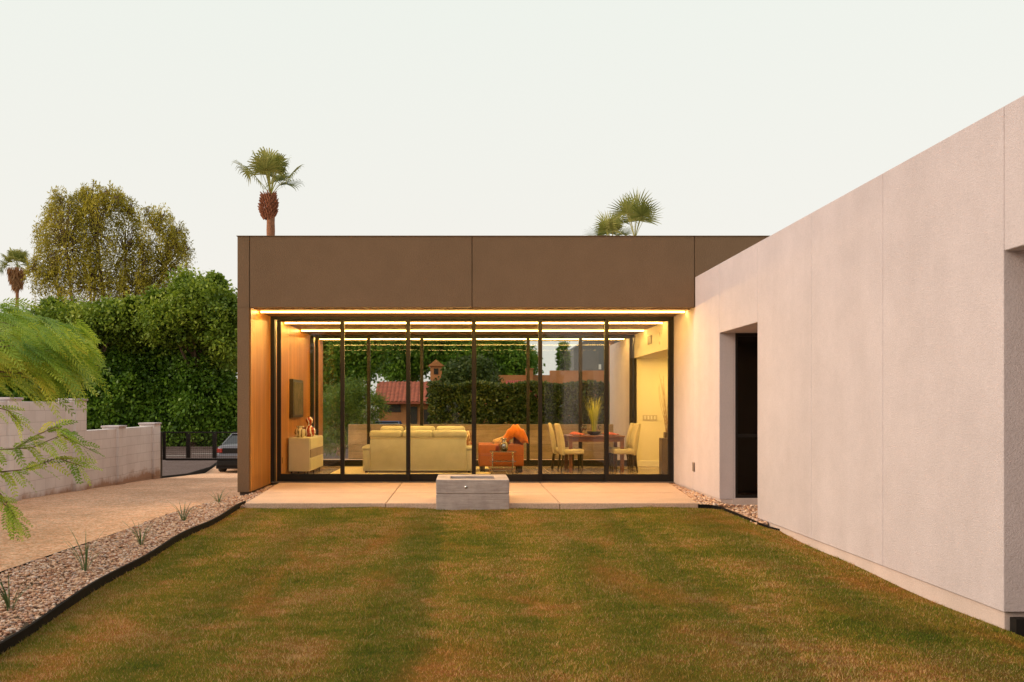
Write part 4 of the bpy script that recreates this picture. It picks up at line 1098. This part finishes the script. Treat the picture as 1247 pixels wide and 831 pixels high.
# feathery tree at the left: trunk outside frame
feather = leafmat('feathery_leaf', [(.10, .20, .020), (.24, .37, .035), (.43, .52, .06), (.70, .62, .09)], .5, .4, 1.5)
ft = thing('feathery_tree', 'leafy tree with fine feathery leaves reaching in over the block wall from the left edge', 'tree', (-6.3, 8.6, -.15))
LV, LF, LA = [], [], []
def add_leaf(base, d, length, npair, ll, lw, tone, droop=.3, sweep=.5):
    """a pinnate leaf: an arching midrib with pairs of leaflets"""
    d = d.normalized(); side = d.cross(Vector((0, 0, 1)))
    if side.length < .1: side = Vector((1, 0, 0))
    side.normalize(); upv = side.cross(d).normalized()
    roll = random.uniform(-.9, .9); s_ = side*math.cos(roll)+upv*math.sin(roll)
    def P_(f): return base+d*length*f+Vector((0, 0, -droop*length*f*f))
    w_ = .0022+.004*length
    for k in range(4):
        p0, p1 = P_(k/4), P_((k+1)/4); o_ = len(LV); n_ = s_*w_*.5
        LV.extend([(p0-n_)[:], (p0+n_)[:], (p1+n_)[:], (p1-n_)[:]]); LF.append((o_, o_+1, o_+2, o_+3)); LA.append(tone)
    for i in range(npair):
        f = (i+.8)/npair; c = P_(f); dl = (P_(min(1, f+.05))-P_(f-.05)).normalized()
        l = ll*(math.sin(math.pi*(.22+.68*f))**.7)*random.uniform(.85, 1.1)
        for sg in (-1, 1):
            pd = (s_*sg+dl*sweep+Vector((0, 0, random.uniform(-.25, .05)))).normalized(); pw = pd.cross(upv).normalized()
            if pw.length < .1: pw = dl
            tip = c+pd*l; mid = c+pd*l*.5
            o_ = len(LV); LV.extend([c[:], (mid+dl*lw)[:], tip[:], (mid-dl*lw)[:]]); LF.append((o_, o_+1, o_+2, o_+3)); LA.append(min(1, max(0, tone+random.uniform(-.12, .12))))
tw = MB()
# lower near branch
YB = 7.2
def pt(px, py, Y=YB): return Vector((PX(px, Y), Y, PZ(py, Y)))
trunkp = [Vector((-6.3, 8.6, -.3)), Vector((-6.2, 8.5, 1.0)), Vector((-6.0, 8.6, 2.0)), Vector((-5.8, 9.0, 2.8))]
tw.tube(trunkp, [.14, .12, .09, .05], 8)
brs = [[(-60, 545), (0, 548), (40, 545), (75, 530), (110, 548)], [(-60, 590), (0, 575), (30, 572), (70, 558), (100, 568)], [(-60, 500), (-10, 495), (10, 500), (20, 512)], [(20, 545), (45, 530), (68, 520), (85, 528)],
       [(-60, 560), (-10, 590), (8, 610), (12, 632)], [(-30, 600), (0, 610), (14, 622), (22, 640)]]
for bi, br in enumerate(brs):
    P = [pt(x, y) for x, y in br]
    tw.tube([trunkp[1]]+P if bi in (0, 1, 4) else P, [.012]+[.007-.0011*k for k in range(len(P))] if bi in (0, 1, 4) else [.006-.001*k for k in range(len(P))], 5)
    for i in range(len(P)-1):
        seg = P[i+1]-P[i]
        n = 8 if bi < 2 else 5
        for k in range(n):
            b0 = P[i]+seg*(k+random.random())/n
            if b0.x < PX(-30, YB): continue
            sg = random.choice((-1, 1)); dd = seg.normalized()*1.0+Vector((random.uniform(-.3, .4), random.uniform(-.8, .8), sg*random.uniform(.2, .9)-.25))
            add_leaf(b0, dd, .11+.09*random.random(), 8, .044, .0092, random.uniform(0, .9), .25, .5)
# upper wind-swept mass: sprays that arch over towards the right
YU = 10.5
sprays = []
for i in range(105):
    px = random.uniform(-50, 92); py = random.uniform(384+max(0, px-10)*.28, 452)+8*math.sin(px*.21)
    sprays.append((px, py, YU+random.uniform(-1.2, 1.6), random.random()))
for (px, py, Y, tn) in sprays:
    c = Vector((PX(px, Y), Y, PZ(py, Y))); dn = -.1-.8*max(0, px)/100
    for j in range(7):
        dd = Vector((.9+random.uniform(-.25, .3), random.uniform(-.6, .6), dn+random.uniform(-.35, .45)))
        ln = .26+.24*random.random()
        if px > 78: ln *= .7
        add_leaf(c+Vector((random.uniform(-.16, .1), random.uniform(-.2, .2), random.uniform(-.12, .12))), dd, ln, 12, .10, .013, .05+.6*tn+random.uniform(-.15, .25), .3, .9)
for k in range(26):
    Y = YU+random.uniform(-.6, 1); px = random.uniform(-20, 95); py = random.uniform(400, 470)
    e = Vector((PX(px, Y), Y, PZ(py, Y))); s = trunkp[2+k % 2]
    tw.tube([s, s.lerp(e, .5)-Vector((0, 0, .1)), e], [.012, .008, .003], 5)
npmesh('crown', np.array(LV), np.array(LF), feather, ft, LA)
tw.build('trunk', M['bark'], ft)

# young grassy plants in the rock bed
pm = leafmat('blue_green_blade', [(.05, .09, .03), (.10, .16, .06), (.17, .22, .10)], .5, .2, 3)
for lab, px, py, Y, h in (('spiky young plant in the river rock at the left edge of the photo', 12, 742, 6.9, .42), ('spiky young plant in the river rock, second from the near end', 104, 695, 8.5, .42),
                  ('spiky young plant leaning left in the middle of the river rock strip', 172, 664, 10.0, .40), ('small spiky plant in the river rock, second from the brown wall', 223, 636, 12.0, .36), ('tiny spiky plant in the river rock nearest the brown wall', 266, 614, 14.2, .26)):
    V, Fc, A = blade_set(random.randint(13, 19), h*random.uniform(.9, 1.1), .8, .0048, .3, .03)
    X = PX(px, Y); o = npmesh('agave_grass', V, Fc, pm, None, A); o.location = (X, Y, -.12)
    tag(o, lab, 'plant', 'young spiky plants in the rock bed')

# ------------------------------------------------------------------ rear garden seen through the house
cw = MB()
def boardwall():
    m, nt, b = nodemat('rear_board_concrete'); p = pos(nt)
    n1 = noise(nt, 1.5, 6, .7, p); n2 = noise(nt, 1, 4, .6, pos(nt, (2.5, 2.5, 30)))
    sp = nt.nodes.new('ShaderNodeSeparateXYZ'); g_ = nt.nodes.new('ShaderNodeNewGeometry'); nt.links.new(g_.outputs['Position'], sp.inputs[0])
    dv = N(nt, 'ShaderNodeMath', operation='DIVIDE'); dv.inputs[1].default_value = .19; nt.links.new(sp.outputs['Z'], dv.inputs[0])
    fl = N(nt, 'ShaderNodeMath', operation='FLOOR'); nt.links.new(dv.outputs[0], fl.inputs[0])
    fr = N(nt, 'ShaderNodeMath', operation='FRACT'); nt.links.new(dv.outputs[0], fr.inputs[0])
    wn = nt.nodes.new('ShaderNodeTexWhiteNoise'); wn.noise_dimensions = '1D'; nt.links.new(fl.outputs[0], wn.inputs['W'])
    col = ramp(nt, n1, [(.3, (.19, .14, .085)), (.7, (.34, .255, .16))])
    col = mixc(nt, col, ramp(nt, n2, [(.3, (.8, .78, .76)), (.7, (1.1, 1.1, 1.1))]), 1., 'MULTIPLY')
    col = mixc(nt, col, ramp(nt, wn.outputs['Value'], [(0, (.8, .8, .8)), (1, (1.15, 1.15, 1.15))]), 1., 'MULTIPLY')
    col = mixc(nt, col, ramp(nt, fr.outputs[0], [(0, (.5, .5, .5)), (.06, (1, 1, 1)), (1, (1, 1, 1))]), 1., 'MULTIPLY')
    nt.links.new(col, b.inputs['Base Color']); b.inputs['Roughness'].default_value = .85; bump(nt, b, n2, .5, .01); return m
cw.box(PX(424, 24.6), 8.0, 24.6, 24.8, -.3, .91, .008, 1)
tag(cw.build('garden_wall', boardwall()), 'low board formed concrete garden wall behind the house, seen through the glass', 'wall')
# clipped hedge
hedgem = leafmat('hedge_leaf', [(.02, .035, .006), (.045, .07, .012), (.08, .11, .018), (.13, .15, .03)], .5, .2, 1.2)
n = 42000
hx = -1.0+rng.random(n)*8.8; face = rng.random(n)
hy = np.where(face < .55, 26.4+rng.random(n)*.12, 26.4+rng.random(n)*1.0); hz = np.where(face < .55, -.3+rng.random(n)*2.3, 1.93+rng.random(n)*.12)+.05*np.sin(hx*4)
V, Fc = leafquads(np.stack([hx, hy, hz], 1), .075, .045)
hd = thing('hedge', 'clipped dark green hedge above the garden wall behind the house', 'hedge', (3, 26.8, -.3))
npmesh('foliage', V, Fc, hedgem, hd, rng.random(n))
bb = MB()
for k in range(24):
    x = -.8+k*.36; bb.tube([(x, 26.9, -.35), (x+.03, 26.88, 1.2)], [.03, .015], 5)
bb.build('stems', M['bark'], hd)
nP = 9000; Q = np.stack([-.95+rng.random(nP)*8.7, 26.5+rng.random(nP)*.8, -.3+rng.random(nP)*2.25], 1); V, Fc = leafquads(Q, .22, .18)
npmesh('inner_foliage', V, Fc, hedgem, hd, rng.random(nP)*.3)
# feathery shrub
tree('feathery_shrub', 'light green feathery shrub left of the tiled roof, behind the house', [bl(415, 495, 26, 26, 26.5), bl(445, 498, 24, 22, 26.5), bl(432, 480, 18, 16, 26.5), bl(405, 530, 20, 20, 26.5)], 420, 30, .20, .13, .022, leafmat('shrub_leaf', [(.06, .11, .02), (.12, .20, .035), (.20, .28, .06)], .5, .3, 2), (PX(430, 26.5), 26.5, -.3), (.05, .03), cat='shrub', limbs=8, core=False)
tree('broad_tree', 'green broad leaved tree filling the left of the view through the glass', [bl(415, 440, 34, 50, 40), bl(400, 490, 30, 40, 40), bl(440, 420, 30, 40, 40)], 1100, 30, .35, .14, .09, ficus, (PX(415, 40), 40, -.75), (.2, .1), limbs=10)
for lab, blobs, Y in (('dark tree above the tiled roof, seen through the glass', [bl(490, 430, 36, 36, 62), bl(520, 415, 34, 34, 62)], 62),
                   ('dark tree right of the little chimney, seen through the glass', [bl(580, 430, 40, 34, 61), bl(555, 455, 26, 24, 61)], 61),
                   ('dark tree above the left end of the orange wall, seen through the glass', [bl(624, 442, 28, 24, 60), bl(608, 428, 22, 22, 60)], 60)):
    tree('dark_tree', lab, blobs, 650, 30, .5, .2, .13, ficus, (blobs[0][0], Y, -.75), (.25, .12), 'dark trees behind the tiled outbuilding', limbs=10)
tree('round_shrub', 'rounded green shrub between the tiled roof and the orange wall', [bl(575, 462, 30, 24, 40), bl(552, 480, 22, 20, 40)], 500, 30, .3, .13, .08, hedgem, (PX(570, 40), 40, -.75), (.08, .05), cat='shrub', limbs=8)
# cypress and spindly tree
tree('cypress', 'narrow dark cypress standing above the orange wall', [bl(686, 440, 4, 24, 66)], 160, 24, .25, .2, .06, ficus, (PX(686, 66), 66, -.75), (.12, .06), limbs=3)
# outbuilding
tmat = simple('ochre_plaster', (.42, .17, .06), .85, .15, 1.5, 30, .3)
ob = thing('tiled_outbuilding', 'small ochre outbuilding with a red clay tile roof and dark openings', 'outbuilding', (-3, 50, -.75))
b = MB(); b.box(PX(462, 50), PX(548, 50), 50, 54, -.8, 1.66); b.build('wall', tmat, ob)
b = MB(); bm = b.bm
ra, rb = PX(456, 50), PX(552, 50); nx_ = int((rb-ra)/.045); ny_ = 12; rows = []
for j in range(ny_+1):
    f = j/ny_; y = 49.6+2.2*f; z = 1.60+1.12*f
    rows.append([bm.verts.new((ra+(rb-ra)*i/nx_, y, z+.045*abs(math.sin(math.pi*(ra+(rb-ra)*i/nx_)/.22))+.02*((j*.5) % 1))) for i in range(nx_+1)])
for r0, r1 in zip(rows, rows[1:]):
    for i in range(nx_): bm.faces.new((r0[i], r0[i+1], r1[i+1], r1[i]))
b.box(ra, rb, 51.8, 54.2, 1.7, 2.70); b.box(ra, rb, 49.62, 49.7, 1.5, 1.60)
b.build('tile_roof', simple('clay_tile', (.36, .09, .05), .8, .3, 4), ob)
for xa, xb, za, zb in ((468, 488, 1.05, 1.45), (497, 508, -.75, 1.35), (516, 530, .2, 1.2)):
    b = MB(); b.box(PX(xa, 50), PX(xb, 50), 49.97, 49.999, za, zb); w = b.build('window', simple('dark_opening', (.03, .02, .018), .5), ob)
cx0, cx1 = PX(524, 52), PX(538, 52)
b = MB(); b.box(cx0, cx1, 52, 52.6, 2.6, PZ(446, 52)); b.prism([(cx0-.15, PZ(446, 52)), (cx1+.15, PZ(446, 52)), ((cx0+cx1)/2, PZ(438, 52))], 1, 51.9, 52.7)
b.build('chimney', tmat, ob)
b = MB(); b.box((cx0+cx1)/2-.12, (cx0+cx1)/2+.12, 51.97, 51.999, PZ(456, 52), PZ(449, 52)); b.build('chimney_opening', simple('chimney_black', (.02, .015, .01), .9), ob)  # chimney opening drawn as a flat near-black panel
# orange wall
ow = thing('ochre_wall', 'ochre plastered boundary wall with a coping pier, beyond the hedge', 'wall', (5, 46, -.75))
b = MB(); b.box(PX(541, 46), PX(700, 46)-.01, 46, 46.3, -.8, PZ(457, 46)); b.box(PX(670, 46), PX(800, 46), 45.9, 46.35, -.8, PZ(451.5, 46)); b.build('wall_panel', tmat, ow)
b = MB(); b.box(PX(641, 46), PX(649, 46), 45.85, 46.4, -.8, PZ(450, 46)); b.box(PX(640, 46), PX(650, 46), 45.8, 46.45, PZ(450, 46)+.001, PZ(449, 46), .01, 1); b.build('pier', tmat, ow)
rd = MB()
for k in range(16):
    x = PX(618+k*2.6, 45); rd.tube([(x, 44.8, PZ(471, 45)), (x, 45.5, PZ(464, 45))], .055, 6)
rd.box(PX(617, 45), PX(660, 45), 44.8, 45.6, PZ(474, 45), PZ(471, 45)); rd.box(PX(618, 45), PX(659, 45), 45.0, 45.5, -.75, PZ(474.2, 45))
tag(rd.build('tiled_lean_to', simple('red_tile', (.40, .07, .05), .8, .25, 4)), 'low red tiled lean to in front of the ochre wall', 'lean to')
# grey house far
gh = thing('grey_house', 'grey blue two storey house beyond the ochre wall at the right', 'building', (10, 72, -.75))
b = MB(); xa, xb = PX(699, 72), PX(775, 72)
b.prism([(xa, -.8), (xb, -.8), (xb, PZ(412, 72)), (PX(716, 72), PZ(413, 72)), (xa, PZ(424, 72))], 1, 72, 80)
b.build('wall', simple('grey_blue_wall', (.12, .13, .13), .8, .1, 1), gh)
b = MB(); b.box(PX(729, 72), PX(732, 72), 71.95, 71.99, PZ(450, 72), PZ(444, 72)); b.build('window', M['white_paint'], gh)
# trees behind the camera side of the garden: they close the yard and are mirrored in the glass
for k, (x, h, r) in enumerate(((-13, 3.8, 4), (-5.5, 4.4, 3.8), (1.5, 4.4, 3.6), (13, 4.2, 4.4), (21, 4, 4.5))):
    tree('yard_tree', 'leafy garden tree closing the yard behind the viewer', [(x, -21, h, r, 2.5, h*.85), (x+1.5, -21.5, h*.6, r, 2.4, h*.7)], 420, 24, .8, .36, .24, ficus, (x, -21, -.4), (.25, .12), 'garden trees behind the viewer', limbs=8)

# ------------------------------------------------------------------ camera
cam = bpy.data.cameras.new('Camera'); co = bpy.data.objects.new('Camera', cam); COL.objects.link(co)
co.location = (0, 0, CH); co.rotation_euler = (math.pi/2, 0, 0)
cam.sensor_width = 36; cam.lens = F/1247*36; cam.shift_x = (623.5-VX)/1247; cam.shift_y = (VY-415.5)/1247
cam.clip_end = 3000; cam.clip_start = .05
scene.camera = co

# ------------------------------------------------------------------ light
w = bpy.data.worlds.new('World'); scene.world = w; w.use_nodes = True; nt = w.node_tree
bg = nt.nodes['Background']
sunv = Vector((-.85, -.27, .38)).normalized()
el = math.asin(sunv.z); az = math.atan2(sunv.x, sunv.y)
sky = nt.nodes.new('ShaderNodeTexSky'); sky.sky_type = 'NISHITA'; sky.sun_disc = False
sky.sun_elevation = R(6); sky.sun_rotation = az; sky.dust_density = 3; sky.air_density = 1
hs = nt.nodes.new('ShaderNodeHueSaturation'); hs.inputs['Saturation'].default_value = .35; nt.links.new(sky.outputs[0], hs.inputs['Color'])
# thin bright overcast of dusk veils the clear sky: warmer towards the horizon
tc = nt.nodes.new('ShaderNodeTexCoord'); sp = nt.nodes.new('ShaderNodeSeparateXYZ'); nt.links.new(tc.outputs['Generated'], sp.inputs[0])
veil = ramp(nt, sp.outputs['Z'], [(0, (.90, .83, .76)), (.12, (.87, .845, .79)), (.4, (.83, .86, .80)), (1, (.80, .80, .78))])
vm = nt.nodes.new('ShaderNodeVectorMath'); vm.operation = 'SCALE'; vm.inputs[3].default_value = 8.0; nt.links.new(veil, vm.inputs[0])
mx = nt.nodes.new('ShaderNodeMix'); mx.data_type = 'RGBA'; mx.inputs[0].default_value = .88
nt.links.new(hs.outputs[0], mx.inputs[6]); nt.links.new(vm.outputs[0], mx.inputs[7])
nt.links.new(mx.outputs[2], bg.inputs[0]); bg.inputs[1].default_value = .12
sl = bpy.data.lights.new('Sun', 'SUN'); so = bpy.data.objects.new('Sun', sl); COL.objects.link(so)
sl.energy = 2.4; sl.angle = R(30); sl.color = (1, .78, .58)
so.rotation_euler = sunv.to_track_quat('Z', 'Y').to_euler()

vs_ = scene.view_settings; vs_.view_transform = 'Standard'; vs_.look = 'None'; vs_.gamma = 1; vs_.use_curve_mapping = False
vs_.exposure = 0.26
scene.render.engine = 'CYCLES'
scene.render.resolution_x = 1024; scene.render.resolution_y = 682
cy = scene.cycles; cy.max_bounces = 8; cy.transparent_max_bounces = 24; cy.diffuse_bounces = 4; cy.glossy_bounces = 4
cy.sample_clamp_direct = 8; cy.sample_clamp_indirect = 4; cy.caustics_reflective = False; cy.caustics_refractive = False
